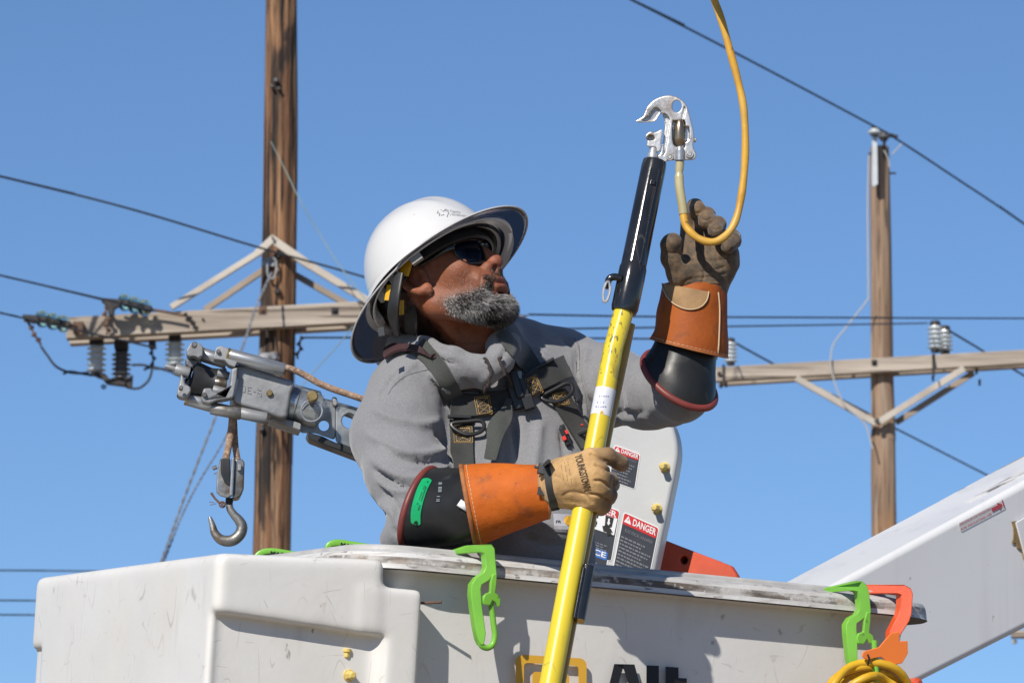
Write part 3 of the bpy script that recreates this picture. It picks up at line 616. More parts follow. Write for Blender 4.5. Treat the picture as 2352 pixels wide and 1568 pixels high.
mb.build('worn_wrap', mat('worn_white_wrap', (.70, .69, .67), (.58, .56, .54), ns=10, rough=.5, layers=[('blot', (.22, .20, .19), 16, .52, .60, (.35, 1, 1.2), .85), ('blot', (.10, .09, .09), 40, .58, .62, (.3, 1, 1), .8)]), boom)
def decal(name, base, o, xv, yv, pl, parent, r=5, th=.0010, border=0, bmat=m_whitep):
    mb = MB(); mb.slab(rrect(o, xv, yv, r, 4), pl, th, -th * .9); ob = mb.build(name, bmat if border else base, parent, smooth=False)
    if border:
        fx, fy = border / math.hypot(*xv), border / math.hypot(*yv); oo = (o[0] + xv[0] * fx + yv[0] * fy, o[1] + xv[1] * fx + yv[1] * fy)
        mb = MB(); mb.slab(rrect(oo, (xv[0] * (1 - 2 * fx), xv[1] * (1 - 2 * fx)), (yv[0] * (1 - 2 * fy), yv[1] * (1 - 2 * fy)), max(r - border, 1), 4), pl, th, -th * 1.8); mb.build('print_panel', base, ob, smooth=False)
    return ob
o = (2200, 1202); dx = (103, -54); dy = (7, 20)
d1 = decal('boom_decal', mat('off_white_sticker', (.55, .545, .55), rough=.5), o, dx, dy, bface, boom, r=4)
mb = MB(); ua = (dx[0] / 103, dx[1] / 103)
put_text(mb, 'MINIMUM EXTENSION', (2204, 1207), (70 * ua[0], 70 * ua[1]), (-1.5, -5.2), bface, -.0018, 0); put_text(mb, 'FOR INSULATING USE', (2206.5, 1217.5), (70 * ua[0], 70 * ua[1]), (-1.5, -5.2), bface, -.0018, 0)
mb.slab([(2275, 1167), (2290, 1159.5), (2288, 1154), (2300, 1157.5), (2296, 1171), (2294, 1166.5), (2278, 1175)], bface, .0006, -.0022); mb.slab([(2299, 1148), (2301, 1147), (2306, 1163), (2304, 1164)], bface, .0006, -.0022)
mb.build('lettering', mat('dull_red_print', (.42, .06, .07), rough=.5), d1, smooth=False)
mb = MB(); mb.slab([(2329, 1200), (2420, 1150), (2450, 1250), (2360, 1300), (2350, 1280)], bface, .004, -.006); pp = mb.build('patch_panel', m_boom, boom, bevel=.001)
mb = MB(); mb.slab([(2322, 1198), (2332, 1196), (2356, 1283), (2350, 1285), (2344, 1262), (2334, 1258), (2330, 1246), (2322, 1247), (2326, 1236), (2326, 1212)], bface, .002, -.003); mb.build('old_adhesive', mat('brown_adhesive', (.34, .24, .12), (.2, .13, .06), ns=80, rough=.8), boom, smooth=False)
# ---- boom tip plate with warning decals
pn = Vector((.22, .97, .06)).normalized(); tp = Plane(P(1450, 1150, 8.98), pn)
out = smooth2([(1180, 900), (1300, 880), (1420, 900), (1500, 930), (1537, 965), (1552, 1000), (1557, 1040), (1552, 1080), (1542, 1130)], 4)
out = [(a, b) for a, b, c in out] + [(1530, 1190), (1505, 1306), (1490, 1380), (1180, 1400)]
mb = MB(); mb.slab(out, tp, .05, .0); plate = mb.build('boom_tip_plate', m_plate, lift, bevel=.008, bseg=4, ang=25)
for x, y in ((1527, 1073), (1509, 1168)): hexbolt(tp.at(x, y), -pn, S(9.5, 9), .026, plate)
mb = MB(); mb.slab([(1462, 978), (1478, 980), (1477, 985)], tp, .001, -.001); mb.build('print_mark', m_navyp, plate)
def lines(mb, o, xv, yv, rows, pl, seed, h=.42):
    rn = random.Random(seed)
    for r in range(rows):
        t = (r + .3) / rows; x = 0.0; end = 1 - rn.random() * .35
        while x < end:
            wd = min(end - x, rn.uniform(.035, .12)); a = (o[0] + xv[0] * x + yv[0] * t, o[1] + xv[1] * x + yv[1] * t)
            mb.slab([a, (a[0] + xv[0] * wd, a[1] + xv[1] * wd), (a[0] + xv[0] * wd + yv[0] * h / rows, a[1] + xv[1] * wd + yv[1] * h / rows), (a[0] + yv[0] * h / rows, a[1] + yv[1] * h / rows)], pl, .0004, -.0026); x += wd + .025
def danger(o, xv, yv, hfrac, parent, title, sub, seed, tri=True, head=m_redp, rows=12, txt0=.25):
    d = decal('warning_decal', m_navyp, o, xv, yv, tp, parent, r=7, border=2.5)
    L = lambda a, b: (o[0] + xv[0] * a + yv[0] * b, o[1] + xv[1] * a + yv[1] * b)
    lx, ly = math.hypot(*xv), math.hypot(*yv); ex, ey = 3 / lx, 3 / ly
    hb = rrect(L(ex, ey), (xv[0] * (1 - 2 * ex), xv[1] * (1 - 2 * ex)), (yv[0] * (hfrac - ey), yv[1] * (hfrac - ey)), 3, 3)
    mb = MB(); mb.slab(hb, tp, .0004, -.0023); mb.build('header_panel', head, d, smooth=False)
    mb = MB(); x0 = .08
    if tri:
        mb.slab([L(.06, hfrac * .80), L(.155, hfrac * .18), L(.26, hfrac * .80)], tp, .0004, -.0028); x0 = .30
    put_text(mb, title, L(x0, hfrac * .78), (xv[0] * (.94 - x0), xv[1] * (.94 - x0)), (-yv[0] * hfrac * .58, -yv[1] * hfrac * .58), tp, -.0031, .02)
    mb.build('lettering', m_whitep, d, smooth=False)
    if tri:
        mb = MB(); mb.slab([L(.145, hfrac * .42), L(.175, hfrac * .42), L(.165, hfrac * .62), L(.155, hfrac * .62)], tp, .0003, -.0033); mb.build('exclamation_mark', head, d, smooth=False)
    mb = MB()
    if sub: put_text(mb, sub, L(.14, hfrac + .075), (xv[0] * .76, xv[1] * .76), (-yv[0] * .035, -yv[1] * .035), tp, -.0028, .005)
    lines(mb, L(.06, txt0), (xv[0] * .86, xv[1] * .86), (yv[0] * (.95 - txt0), yv[1] * (.95 - txt0)), rows, tp, seed); mb.build('small_print', mat('dim_print', (.17, .18, .20), rough=.5), d, smooth=False)
    return d
danger((1411, 1020), (61, 22), (-13, 83), .20, plate, 'DANGER', 'CRUSHING HAZARD', 3, rows=7, txt0=.36)
danger((1433, 1174), (82, 37), (-39, 196), .135, plate, 'DANGER', 'ELECTRICAL HAZARDS', 5, rows=17, txt0=.26)
d = danger((1330, 1139), (95, 33), (-20, 118), .20, plate, 'DANGER', None, 8, tri=False, rows=5, txt0=.72)
mb = MB(); mb.slab([(1345, 1168), (1419, 1191), (1411, 1229), (1338, 1205)], tp, .0004, -.0029); mb.build('picture_panel', m_whitep, d, smooth=False)
mb = MB()
def sh(pts): mb.slab([(1352 + (x - 1352), y) for x, y in pts], tp, .0003, -.0034)
sh([(1392, 1183), (1411, 1189), (1406, 1210), (1400, 1212), (1390, 1207)]); sh([(1384, 1208), (1392, 1206), (1404, 1214), (1409, 1224), (1404, 1222), (1408, 1232), (1402, 1228), (1396, 1230), (1394, 1222), (1387, 1220)])
sh([(1364, 1179), (1376, 1183), (1374, 1190), (1363, 1187)]); sh([(1363, 1191), (1369, 1191), (1373, 1200), (1369, 1210), (1362, 1205), (1360, 1198)]); mb.build('pictogram', m_black, d, smooth=False)
mb = MB(); mb.slab([(1398, 1190), (1402, 1191), (1401, 1200), (1403, 1201), (1398, 1206), (1395, 1199), (1397, 1199)], tp, .0002, -.0037); mb.build('arrow_mark', m_whitep, d, smooth=False)
d = danger((1300, 1232), (100, 34), (-14, 92), .24, plate, 'NOTICE', None, 11, tri=False, head=m_bluep, rows=6, txt0=.34)
# red bracket
rp = Plane(P(1600, 1290, 9.06), (.15, 1, 0)); hole = circ(1571, 1285, 8, 9, 16)
mb = MB(); poly = [(1490, 1228), (1520, 1236), (1560, 1252), (1620, 1275), (1672, 1294), (1688, 1302), (1695, 1314), (1699, 1345), (1480, 1345)]
oo = smooth2([(p[0], p[1]) for p in poly], 1, True)
def resample(poly, n, c):      # n points by angle around c
    out = []
    for k in range(n):
        a = 2 * math.pi * k / n; dx_, dy_ = math.cos(a), math.sin(a); best = None
        for i in range(len(poly)):
            x1, y1 = poly[i]; x2, y2 = poly[(i + 1) % len(poly)]; ex_, ey_ = x2 - x1, y2 - y1; den = dx_ * ey_ - dy_ * ex_
            if abs(den) < 1e-9: continue
            t = ((x1 - c[0]) * ey_ - (y1 - c[1]) * ex_) / den; u_ = ((x1 - c[0]) * dy_ - (y1 - c[1]) * dx_) / den
            if t > 0 and -1e-6 <= u_ <= 1 + 1e-6 and (best is None or t > best): best = t
        out.append((c[0] + dx_ * (best or 1), c[1] + dy_ * (best or 1)))
    return out
op = resample(poly, 48, (1571, 1285)); mb.ringslab(op, circ(1571, 1285, 8, 9, 48), rp, .03); rbk = mb.build('red_bracket', m_red, lift, bevel=.004, ang=50)
mb = MB(); mb.slab(circ(1571, 1285, 11, 12, 24), rp, .01, .031); mb.build('bushing', m_dark, rbk, smooth=False)  # dark disc added behind the hole to make it look dark
# ---- steel jib, winch head
jn = Vector((-.10, 1, 0)).normalized(); jp = Plane(P(620, 900, 8.52), jn)
def Z5(x, y): return (363 + x * .3665, 726 + y * .3665)
def J(pts, off, th, name, mt, par, bev=.003, hole=None):
    mb = MB(); q = [Z5(*p) for p in pts]
    if hole:
        c, r = Z5(*hole[0]), hole[1] * .3665; n = 40; mb.ringslab(resample(q, n, c), circ(c[0], c[1], r, n=n), jp, th, off)
    else: mb.slab(q, jp, th, off)
    return mb.build(name, mt, par, bevel=bev, ang=28)
jib = J([(480, 300), (560, 300), (700, 355), (862, 408), (838, 480), (812, 640), (760, 636), (640, 592), (470, 545), (462, 500), (480, 400)], 0, .085, 'jib', m_cast, lift, .006)
def roller(a, b, r, off, name, mt, ends=m_brass, par=None):
    A, B_ = jp.at(*Z5(*a), off), jp.at(*Z5(*b), off); ax = (B_ - A).normalized(); Lr = (B_ - A).length; R = r * .3665 * .71e-3
    mb = MB(); mb.lathe(A, ax, [(0, R * .75), (.0, R * .9), (.002, R), (Lr - .002, R), (Lr, R * .9)], 32); o = mb.build(name, mt, par, ang=40)
    if ends:
        mb = MB(); mb.rings([[A - ax * t + v_ for v_ in [(ax.orthogonal().normalized() * math.cos(k * .2618) + ax.cross(ax.orthogonal().normalized()) * math.sin(k * .2618)) * rr for k in range(24)]] for t, rr in ((-.001, R * 1.0), (.003, R * 1.0), (.003, R * .86), (-.001, R * .86))], caps=False, closed=True); mb.build('end_ring', ends, o)
    return o
roller((285, 212), (440, 258), 46, .045, 'roller', m_roller, m_brass, jib); roller((440, 250), (790, 345), 44, -.012, 'roller', m_roller, m_brass, jib)
roller((190, 487), (345, 530), 43, .05, 'roller', m_roller, m_brass, jib); roller((330, 575), (520, 612), 40, .0, 'roller', m_steel, None, jib); roller((515, 606), (680, 640), 38, .0, 'roller', m_cast, None, jib)
# rubber fairlead rollers and frames
o = roller((225, 345), (370, 385), 78, .05, 'rubber_roller', m_rubber, None, jib)
mb = MB(); A = jp.at(*Z5(215, 355), .05); B_ = jp.at(*Z5(395, 400), .05); ax = (B_ - A).normalized()
mb.lathe(A, ax, [(0, .018), (.004, .030), (.014, .0275), (.03, .0245), (.042, .0265), (.052, .030), (.058, .022)], 32); mb.build('rubber_roller', m_rubber, jib, ang=50)
J([(180, 205), (205, 160), (255, 158), (285, 180), (282, 235), (268, 262), (232, 244), (196, 246), (184, 235)], .01, .03, 'roller_bracket', m_cast, jib, .004)
J([(176, 240), (270, 244), (286, 290), (250, 285), (225, 300), (214, 350), (206, 430), (150, 440), (135, 400), (190, 355), (205, 310), (178, 280)], .035, .03, 'roller_frame', mat('shaded_casting', (.22, .225, .235), (.16, .16, .17), ns=20, rough=.5, metal=.6), jib, .004)
J([(118, 480), (145, 358), (165, 385), (172, 425), (205, 440), (208, 470), (175, 515), (128, 505)], .0, .03, 'roller_bracket', m_cast, jib, .004)
J([(345, 268), (362, 206), (395, 198), (440, 215), (452, 250), (502, 288), (478, 332), (440, 318), (415, 290), (350, 282)], -.02, .03, 'roller_bracket', m_cast, jib, .004)
J([(268, 520), (282, 462), (330, 460), (345, 480), (415, 505), (448, 440), (458, 340), (498, 330), (490, 420), (470, 520), (440, 530), (370, 540), (320, 560), (278, 550)], -.02, .028, 'roller_frame', m_cast, jib, .004)
for a, b, r, mt_ in (((375, 345), (450, 362), 26, m_cast), ((360, 400), (435, 412), 30, m_steel), ((345, 450), (430, 470), 34, m_cast), ((110, 320), (200, 345), 36, m_cast), ((48, 298), (112, 318), 16, m_cast)): roller(a, b, r, .02, 'shaft_pin', mt_, None, jib)
for x, y, r in ((226, 192, 18), (374, 236, 14), (142, 462, 13), (288, 508, 16), (698, 484, 21)):
    mb = MB(); p = jp.at(*Z5(x, y), -.022 if x != 698 else -.002); R = r * .26e-3; mb.lathe(p + jn * .012, -jn, [(0, R), (.014, R), (.016, R * .7)], 20); mb.build('pin_head', m_steel if x != 698 else m_brass, jib, ang=30)
J([(480, 395), (500, 388), (508, 398), (482, 505), (455, 505), (456, 480)], -.006, .01, 'bright_tab', m_roller, jib, .002)
mb = MB(); [mb.slab([Z5(x, y + (x - 515) * .28), Z5(x + w_, y + (x + w_ - 515) * .28), Z5(x + w_, y + h_ + (x + w_ - 515) * .28), Z5(x, y + h_ + (x - 515) * .28)], jp, .0012, -.0012) for x, y, w_, h_ in ((515, 425, 6, 45), (521, 425, 20, 6), (521, 464, 20, 6), (541, 428, 6, 40), (558, 425, 6, 45), (564, 425, 20, 6), (564, 445, 14, 5), (564, 464, 20, 6), (596, 444, 14, 6), (620, 425, 26, 6), (620, 445, 26, 6), (640, 450, 6, 18))]; mb.build('cast_lettering', mat('cast_number', (.29, .29, .3), rough=.5, metal=.6), jib, smooth=False)
# round neck, knob and ring pin
A = jp.at(*Z5(830, 520), .045); B_ = jp.at(*Z5(1020, 575), .045); ax = (B_ - A).normalized(); R = S(40, 8.5)
mb = MB(); mb.lathe(A, ax, [(0, R * 1.08), (.012, R * 1.08), (.013, R), ((B_ - A).length, R)], 40); mb.build('jib_neck', m_zinc, jib, ang=30)
p = jp.at(*Z5(965, 512), -.01); mb = MB(); mb.lathe(p + jn * .02, -jn, [(0, .0075), (.02, .0075), (.022, .0095), (.030, .0095), (.032, .007)], 20); mb.build('knob', m_brass, jib)
mb = MB(); mb.tube([jp.at(*Z5(*q), -.012) for q in circ(960, 600, 66, 66, 24)], .0018, 8, closed=True); mb.tube([jp.at(*Z5(*q), -.004) for q in ((900, 590), (935, 555), (965, 520))], .0025, 8); mb.build('pull_ring', m_roller, jib)
# slotted arm channel
sky_holes = [((1050, 652), 34), ((1208, 612), 44)]
def holed(poly, holes_, off, th, name, mt):
    # split between holes so each panel has one hole
    xs = [p[0] for p in poly]; return None
J([(880, 410), (1030, 440), (1050, 490), (1125, 520), (1125, 745), (1000, 700), (890, 700), (870, 600)], .05, .006, 'jib_channel', m_zinc, jib, .002, hole=((1052, 655), 33))
J([(1125, 520), (1420, 600), (1400, 860), (1125, 760)], .05, .006, 'jib_channel', m_zinc, jib, .002, hole=((1212, 625), 46))
J([(870, 395), (1030, 438), (1050, 482), (1420, 585), (1420, 602), (1040, 500), (1020, 450), (875, 410)], .05, .06, 'jib_channel_flange', m_zinc, jib, .001)
J([(1100, 478), (1130, 480), (1140, 520), (1125, 545), (1105, 530)], .04, .02, 'lug', m_cast, jib, .003)
J([(945, 695), (1040, 720), (1120, 760), (1300, 815), (1420, 850), (1420, 915), (1255, 852), (970, 745), (948, 722)], .048, .05, 'black_wear_plate', m_rubber, jib, .003)
J([(850, 640), (905, 660), (900, 706), (700, 640), (720, 610)], .02, .06, 'lower_cheek', m_cast, jib, .003)
mb = MB(); mb.tube([jp.at(*Z5(*q), .062) for q in ((1150, 540), (1280, 590), (1400, 620))], .009, 12); mb.build('hydraulic_rod', m_roller, jib)
# ---- rope and hook block
m_rope = mat('tan_braided_rope', (.36, .235, .16), (.22, .14, .095), ns=90, amt=(.4, .6), rough=.9, bump=[(350, .0015, (1, 1, 1)), (60, .001)], layers=[('blot', (.52, .40, .31), 260, .56, .62, (1, 1, 1), .8)], sheen=.2)
rope = thing('winch_rope', 'tan braided rope running over the steel jib and hanging down to the hook block', 'rope', tuple(jp.at(560, 960, .03)))
mb = MB(); q = [Z5(*p) for p in ((735, 296), (790, 300), (860, 318), (930, 352), (1010, 398), (1100, 436), (1200, 470), (1290, 500), (1420, 540))]; mb.tube([jp.at(x, y, .03 - .0001 * 0) for x, y in q], .0056, 14, sub=6); mb.build('rope_run', m_rope, rope)
mb = MB(); mb.tube([jp.at(*Z5(*p), .03) for p in ((472, 560), (470, 640), (462, 710), (448, 790), (428, 885), (425, 900))], [.0062, .0062, .0062, .006, .006, .006], 14, sub=6)
mb.tube([jp.at(*Z5(*p), .045) for p in ((478, 560), (484, 640), (488, 720), (494, 800), (508, 885), (510, 900))], [.0055] * 6, 14, sub=6); mb.build('rope_fall', m_rope, rope)
hook = thing('load_hook', 'worn steel hook and swivel block hanging on the tan rope left of the brown pole', 'hook', tuple(jp.at(527, 1140, .03)))
J([(392, 882), (455, 882), (458, 1100), (470, 1118), (440, 1130), (392, 1118), (368, 1095), (372, 980), (388, 905)], .012, .006, 'block_cheek', m_steel, hook, .002)
J([(462, 882), (482, 882), (470, 1120), (448, 1122)], .004, .012, 'block_cheek', m_roller, hook, .002)
J([(484, 884), (530, 886), (546, 905), (540, 1075), (520, 1122), (495, 1132), (472, 1128)], .012, .04, 'block_cheek', m_steel, hook, .003)
J([(394, 884), (456, 884), (456, 1060), (420, 1040), (396, 980)], .008, .01, 'thimble', m_rubber, hook, .003)
J([(500, 922), (528, 922), (522, 965), (500, 965)], .004, .01, 'pin_head', m_cast, hook, .002)
mb = MB()
for pts_, r in ((((345, 945), (372, 935)), .0035), (((355, 980), (368, 970)), .0012), (((340, 940), (352, 950)), .001)): mb.tube([jp.at(*Z5(*p), .015) for p in pts_], r, 8)
mb.build('cotter_pin', m_steel, hook)
mb = MB(); mb.lathe(jp.at(*Z5(452, 1122), .03), (0, 0, -1), [(0, .006), (.006, .0066), (.012, .005)], 14); mb.build('swivel', m_dark, hook)
pts = [(452, 1140), (455, 1185), (480, 1225), (515, 1265), (532, 1305), (518, 1350), (480, 1384), (435, 1392), (392, 1378), (360, 1340), (348, 1300), (336, 1262), (328, 1240)]
rr = [.0058, .0062, .0068, .0082, .0092, .0094, .0095, .0092, .0082, .0068, .0056, .004, .0024]
mb = MB(); mb.tube([jp.at(*Z5(*p), .03) for p in pts], rr, 18, rb=[a * .8 for a in rr], sub=6); mb.build('hook_body', m_steel, hook)
mb = MB(); mb.tube([jp.at(*Z5(*q), .02) for q in circ(406, 1168, 17, 17, 16)], .0016, 8, closed=True); mb.lathe(jp.at(*Z5(406, 1168), .02), -jn, [(-.003, .0022), (.006, .0022)], 10)
mb.tube([jp.at(*Z5(*p), .02) for p in ((390, 1160), (360, 1130), (336, 1095))], [.0025, .002, .0025], 6); mb.tube([jp.at(*Z5(*p), .02) for p in ((324, 1152), (358, 1156))], .0006, 6); mb.tube([jp.at(*Z5(*p), .02) for p in ((328, 1172), (370, 1162))], .0006, 6); mb.build('safety_latch', m_rust, hook)
# ---- green and orange hanger hooks
m_gr = mat('lime_green_plastic', (.20, .50, .06), (.17, .44, .05), ns=20, rough=.34, layers=[('blot', (.06, .12, .02), 60, .68, .73, (1, 1, 1), .6), ('scr', (.3, .6, .15), 14, .006, .48, (1, 1, 1), .5)], bump=(90, .0002))
m_or = mat('orange_red_plastic', (.72, .095, .025), (.62, .08, .025), ns=15, rough=.36, layers=[('scr', (.5, .2, .1), 14, .006, .48, (1, 1, 1), .5)], bump=(90, .0002))
m_tag = mat('bright_orange_tag', (.82, .20, .035), rough=.55)
def flat(mb, pts, hw, pl, dep, off=0, sub=5, pw=.45, seg=16):
    q = [pl.at(p[0], p[1], off + (p[2] if len(p) > 2 else 0)) for p in pts]; r = [S(h_, 8) for h_ in hw] if hasattr(hw, '__len__') else S(hw, 8)
    mb.tube(q, r, seg, rb=dep, ref=pl.n, pw=pw, sub=sub)
hp = Plane(B(0, -.012, 0), EV); GRP = 'lime green hanger hooks on the bucket'
def hookplate(name, fn, pts, arm, th, mt, par, off=0, bev=.0058, yl=-99):      # chunky moulded outline; the arm reaches back over the rim
    q = []
    for x, y in pts: X, Y_ = fn(x, y); q.append((X, Y_, max(0, arm - x) * .00035 if y < yl else 0))
    q = [(a, b, c) for a, b, c in q]; mb = MB(); mb.slab(q, hp, th, off - th / 2); return mb.build(name, mt, par, bevel=bev, bseg=3, ang=50)
def Zm(x, y): return (1028.4 + x * .1852, 1222 + y * .1852)
def Zr(x, y): return (1844.9 + x * .1705, 1300.5 + y * .1705)
m_slot = mat('hinge_shadow_gap', (.03, .06, .01), rough=.8)
g1 = thing('hanger_hook', 'lime green plastic hook hanging over the rim below the orange gauntlet', 'hook', tuple(hp.at(1120, 1400)), GRP)
hookplate('hook_frame', Zm, [(215, 215), (330, 150), (520, 150), (560, 200), (575, 380), (592, 575), (560, 560), (530, 545), (490, 600), (400, 652), (388, 700), (402, 900), (440, 1180), (452, 1250), (440, 1330), (425, 1400), (385, 1400), (350, 1330), (320, 1200), (280, 940), (262, 770), (272, 640), (330, 560), (420, 500), (445, 430), (430, 270), (400, 250), (215, 248)], 420, .016, m_gr, g1, yl=280)
hookplate('gate', Zm, [(525, 520), (580, 510), (575, 640), (560, 750), (600, 780), (625, 830), (622, 915), (590, 932), (562, 872), (525, 850), (492, 915), (420, 902), (403, 860), (410, 790), (450, 755), (490, 745), (500, 600)], 0, .007, m_gr, g1, -.007, .002)
mb = MB(); flat(mb, [Zm(*p) for p in ((525, 868), (540, 960), (562, 1150), (576, 1270), (552, 1385), (485, 1432), (415, 1405), (390, 1340))], 7, hp, .0048, off=-.002, pw=1); mb.build('loop', m_gr, g1)
g2 = thing('hanger_hook', 'lime green plastic hook at the right end of the rim, beside the orange hook', 'hook', tuple(hp.at(1970, 1450)), GRP)
hookplate('hook_frame', Zr, [(300, 320), (540, 250), (680, 195), (760, 195), (830, 250), (860, 360), (887, 625), (850, 640), (815, 682), (692, 770), (690, 830), (702, 1050), (700, 1350), (620, 1400), (585, 1240), (550, 920), (545, 780), (600, 690), (690, 640), (735, 570), (716, 400), (700, 345), (640, 325), (300, 345)], 640, .016, m_gr, g2, yl=352)
hookplate('gate', Zr, [(815, 615), (872, 608), (872, 720), (852, 890), (900, 920), (916, 980), (905, 1042), (862, 1042), (822, 982), (780, 1052), (700, 1042), (682, 960), (700, 900), (770, 880), (785, 720)], 0, .007, m_gr, g2, -.007, .002)
mb = MB(); flat(mb, [Zr(*p) for p in ((820, 1000), (826, 1200), (842, 1400), (838, 1520), (780, 1600), (700, 1640))], 7, hp, .0048, off=-.034, pw=1); mb.build('loop', m_gr, g2)
g3 = thing('hanger_hook', 'orange red plastic hook beside the lime green one at the right end of the rim', 'hook', tuple(hp.at(2060, 1450)))
hookplate('hook_frame', Zr, [(860, 380), (900, 330), (960, 262), (1060, 220), (1330, 245), (1420, 290), (1450, 370), (1432, 640), (1400, 740), (1260, 960), (1210, 1012), (1130, 1016), (1136, 870), (1250, 650), (1275, 540), (1280, 392), (1240, 366), (1100, 350), (940, 360)], 1240, .017, m_or, g3, yl=385)
gt = thing('tag', 'bright orange plastic tag tied to the yellow hose under the orange hook', 'tag', tuple(hp.at(2010, 1510)))
mb = MB(); mb.slab([Zr(*p) for p in ((628, 1210), (632, 1175), (655, 1150), (850, 1096), (930, 1000), (1010, 910), (1120, 886), (1130, 1016), (1236, 1010), (1240, 1180), (1165, 1310), (1030, 1336), (960, 1290), (880, 1226), (800, 1240), (700, 1266), (650, 1250))], hp, .003, -.042); mb.build('tag_plate', m_tag, gt, bevel=.001)
mb = MB(); mb.tube([hp.at(*Zr(*p), o_) for p, o_ in (((690, 1195), -.044), ((692, 1260), -.048), ((690, 1340), -.044))], .0016, 6); mb.build('zip_tie', m_black, gt)
g4 = thing('hanger_hook', 'lime green hook above the rear rim left of the man, printed arm in view', 'hook', tuple(P(790, 1262, 8.35)), GRP)
gp = Plane(P(790, 1262, 8.35), (-.1, 1, 0))
mb = MB(); flat(mb, [(750, 1292), (750, 1268), (756, 1252), (776, 1247), (810, 1252), (850, 1258), (900, 1266)], [7, 7, 8, 9, 9, 9, 9], gp, .009); mb.build('hook_frame', m_gr, g4)
mb = MB(); put_text(mb, 'MADI', (781, 1254.5), (38, 6), (1, -8), gp.at, -.0096, .03); mb.build('lettering', m_black, g4, smooth=False)
g5 = thing('hanger_hook', 'lime green plastic hook mostly hidden behind the white cover, leftmost of all', 'hook', tuple(P(620, 1275, 8.5)), GRP)
gp2 = Plane(P(620, 1275, 8.5), (-.1, 1, 0))
mb = MB(); flat(mb, [(580, 1310), (586, 1284), (600, 1270), (624, 1266), (660, 1271), (700, 1278)], [7, 7, 8, 8, 8, 8], gp2, .009); mb.build('hook_frame', m_gr, g5)
mb = MB(); put_text(mb, 'MADI', (620, 1273), (38, 5), (1, -7), gp2.at, -.0096, .03); mb.build('lettering', m_black, g5, smooth=False)
mb = MB(); flat(mb, [(2058, 1492), (2064, 1492), (2066, 1500), (2064, 1510), (2056, 1510)], 5, Plane(B(.75, .3, 0), EV), .006); gk = mb.build('green_clip', m_gr); tag(gk, 'small green clip showing behind the right end of the white bucket', 'clip')
mb = MB(); mb.lathe(bface.at(2095, 1572), -bface.n, [(0, .012), (.015, .012), (.02, .006)], 20); gk = mb.build('red_button', m_red, boom)
# ---- coiled yellow hose
m_hose = mat('yellow_hose', (.72, .42, .022), (.60, .34, .02), ns=25, rough=.4, layers=[('blot', (.3, .18, .03), 60, .66, .72, (1, 1, 1), .6)], bump=(40, .0006))
hs = thing('hose_coil', 'coil of yellow hose hanging from the lime green hook at bottom right', 'hose', tuple(hp.at(1975, 1640, -.03)))
for i, (cx, cy, rx, ry, off) in enumerate(((1976, 1646, 112, 124, -.034), (1990, 1640, 100, 98, -.018), (1968, 1660, 98, 128, -.020), (1984, 1668, 84, 116, -.034), (1996, 1650, 66, 84, -.030))):
    mb = MB(); mb.tube([hp.at(x, y, off + .008 * math.sin(k * .8 + i)) for k, (x, y) in enumerate(circ(cx, cy, rx, ry, 36))], .0066, 14, closed=True); mb.build('hose_loop', m_hose, hs)
# ================================================================== the man
m_skin = mat('sunlit_brown_skin', None, (.16, .052, .025), ns=60, amt=(.35, .75), rough=.54, vcol=True, spec=.5, sss=.07, bump=[(520, .0007), (150, .0010), (60, .0008)])
def hoodie_extra(m, N, L, b, tc, noise, ramp, mix, mth, base): pass
m_hood = mat('heather_grey_fleece', (.24, .24, .247), (.20, .20, .207), ns=420, amt=(.36, .64), st=(1, 1, 1), rough=.95, sheen=.35, spec=.15,
    layers=[('blot', (.30, .30, .315), 520, .55, .66, (1, 1, 1), .5), ('blot', (.15, .145, .15), 10, .60, .85, (1, 1, 1), .3)], bump=[(700, .0006), (26, .0022), (70, .0008)])
person = thing('person', 'bearded man in white hard hat and grey hoodie, looking up and gripping the yellow stick', 'person', tuple(P(1130, 1450, 8.3)))
m_lens = mat('blue_black_lens', (.003, .004, .010), rough=.12, spec=.22)
m_frame = mat('black_glossy_frame', (.012, .012, .013), rough=.18, coat=.5)
# ---- head frame
al, be = rad(31), rad(32); HS = .95
HF = Vector((math.cos(be) * math.cos(al), -math.cos(be) * math.sin(al), math.sin(be)))
HU = Vector((-math.sin(be) * math.cos(al), math.sin(be) * math.sin(al), math.cos(be)))
HL = HU.cross(HF).normalized()
HC = P(1008, 660, 8.20)
def H(f, l, u): return HC + (HF * f + HL * l + HU * u) * HS
HM = np.array([tuple(HF), tuple(HL), tuple(HU)])       # world -> head rows
s = SDF((-.13, -.11, -.24), (.145, .11, .135), .0024)
E = s.ell
s.D = E((-.012, 0, .028), (.100, .077, .080))
s.add(E((.040, 0, -.015), (.056, .060, .082)), .03)
s.add(E((.045, 0, .028), (.052, .058, .045)), .02)
for g_ in (-1, 1):
    s.add(s.cone((.0, g_ * .052, -.050), (.066, g_ * .022, -.094), .020, .020), .030)
    s.add(E((.062, g_ * .043, -.022), (.026, .022, .020)), .022)
    s.add(s.cone((.092, g_ * .010, .022), (.068, g_ * .046, .026), .010, .010), .014)
    s.cut(E((.098, g_ * .031, .002), (.020, .019, .012)), .012)
    s.add(E((.080, g_ * .031, .000), (.013, .015, .012)), .004)     # closed-over eyeball and lids
    s.add(E((.0985, g_ * .0170, -.037), (.0125, .0090, .0095)), .006)  # nostril wings
    s.add(E((.083, g_ * .030, -.055), (.012, .014, .020)), .015)
s.add(E((.078, 0, -.096), (.020, .025, .018)), .018)
s.add(s.cone((.094, 0, .014), (.110, 0, -.026), .0090, .0112), .010)
s.add(E((.1110, 0, -.0320), (.0130, .0135, .0120)), .007)
s.add(s.cone((.103, 0, -.040), (.1, 0, -.05), .007, .006), .008)
s.add(E((.086, 0, -.060), (.020, .030, .024)), .012)
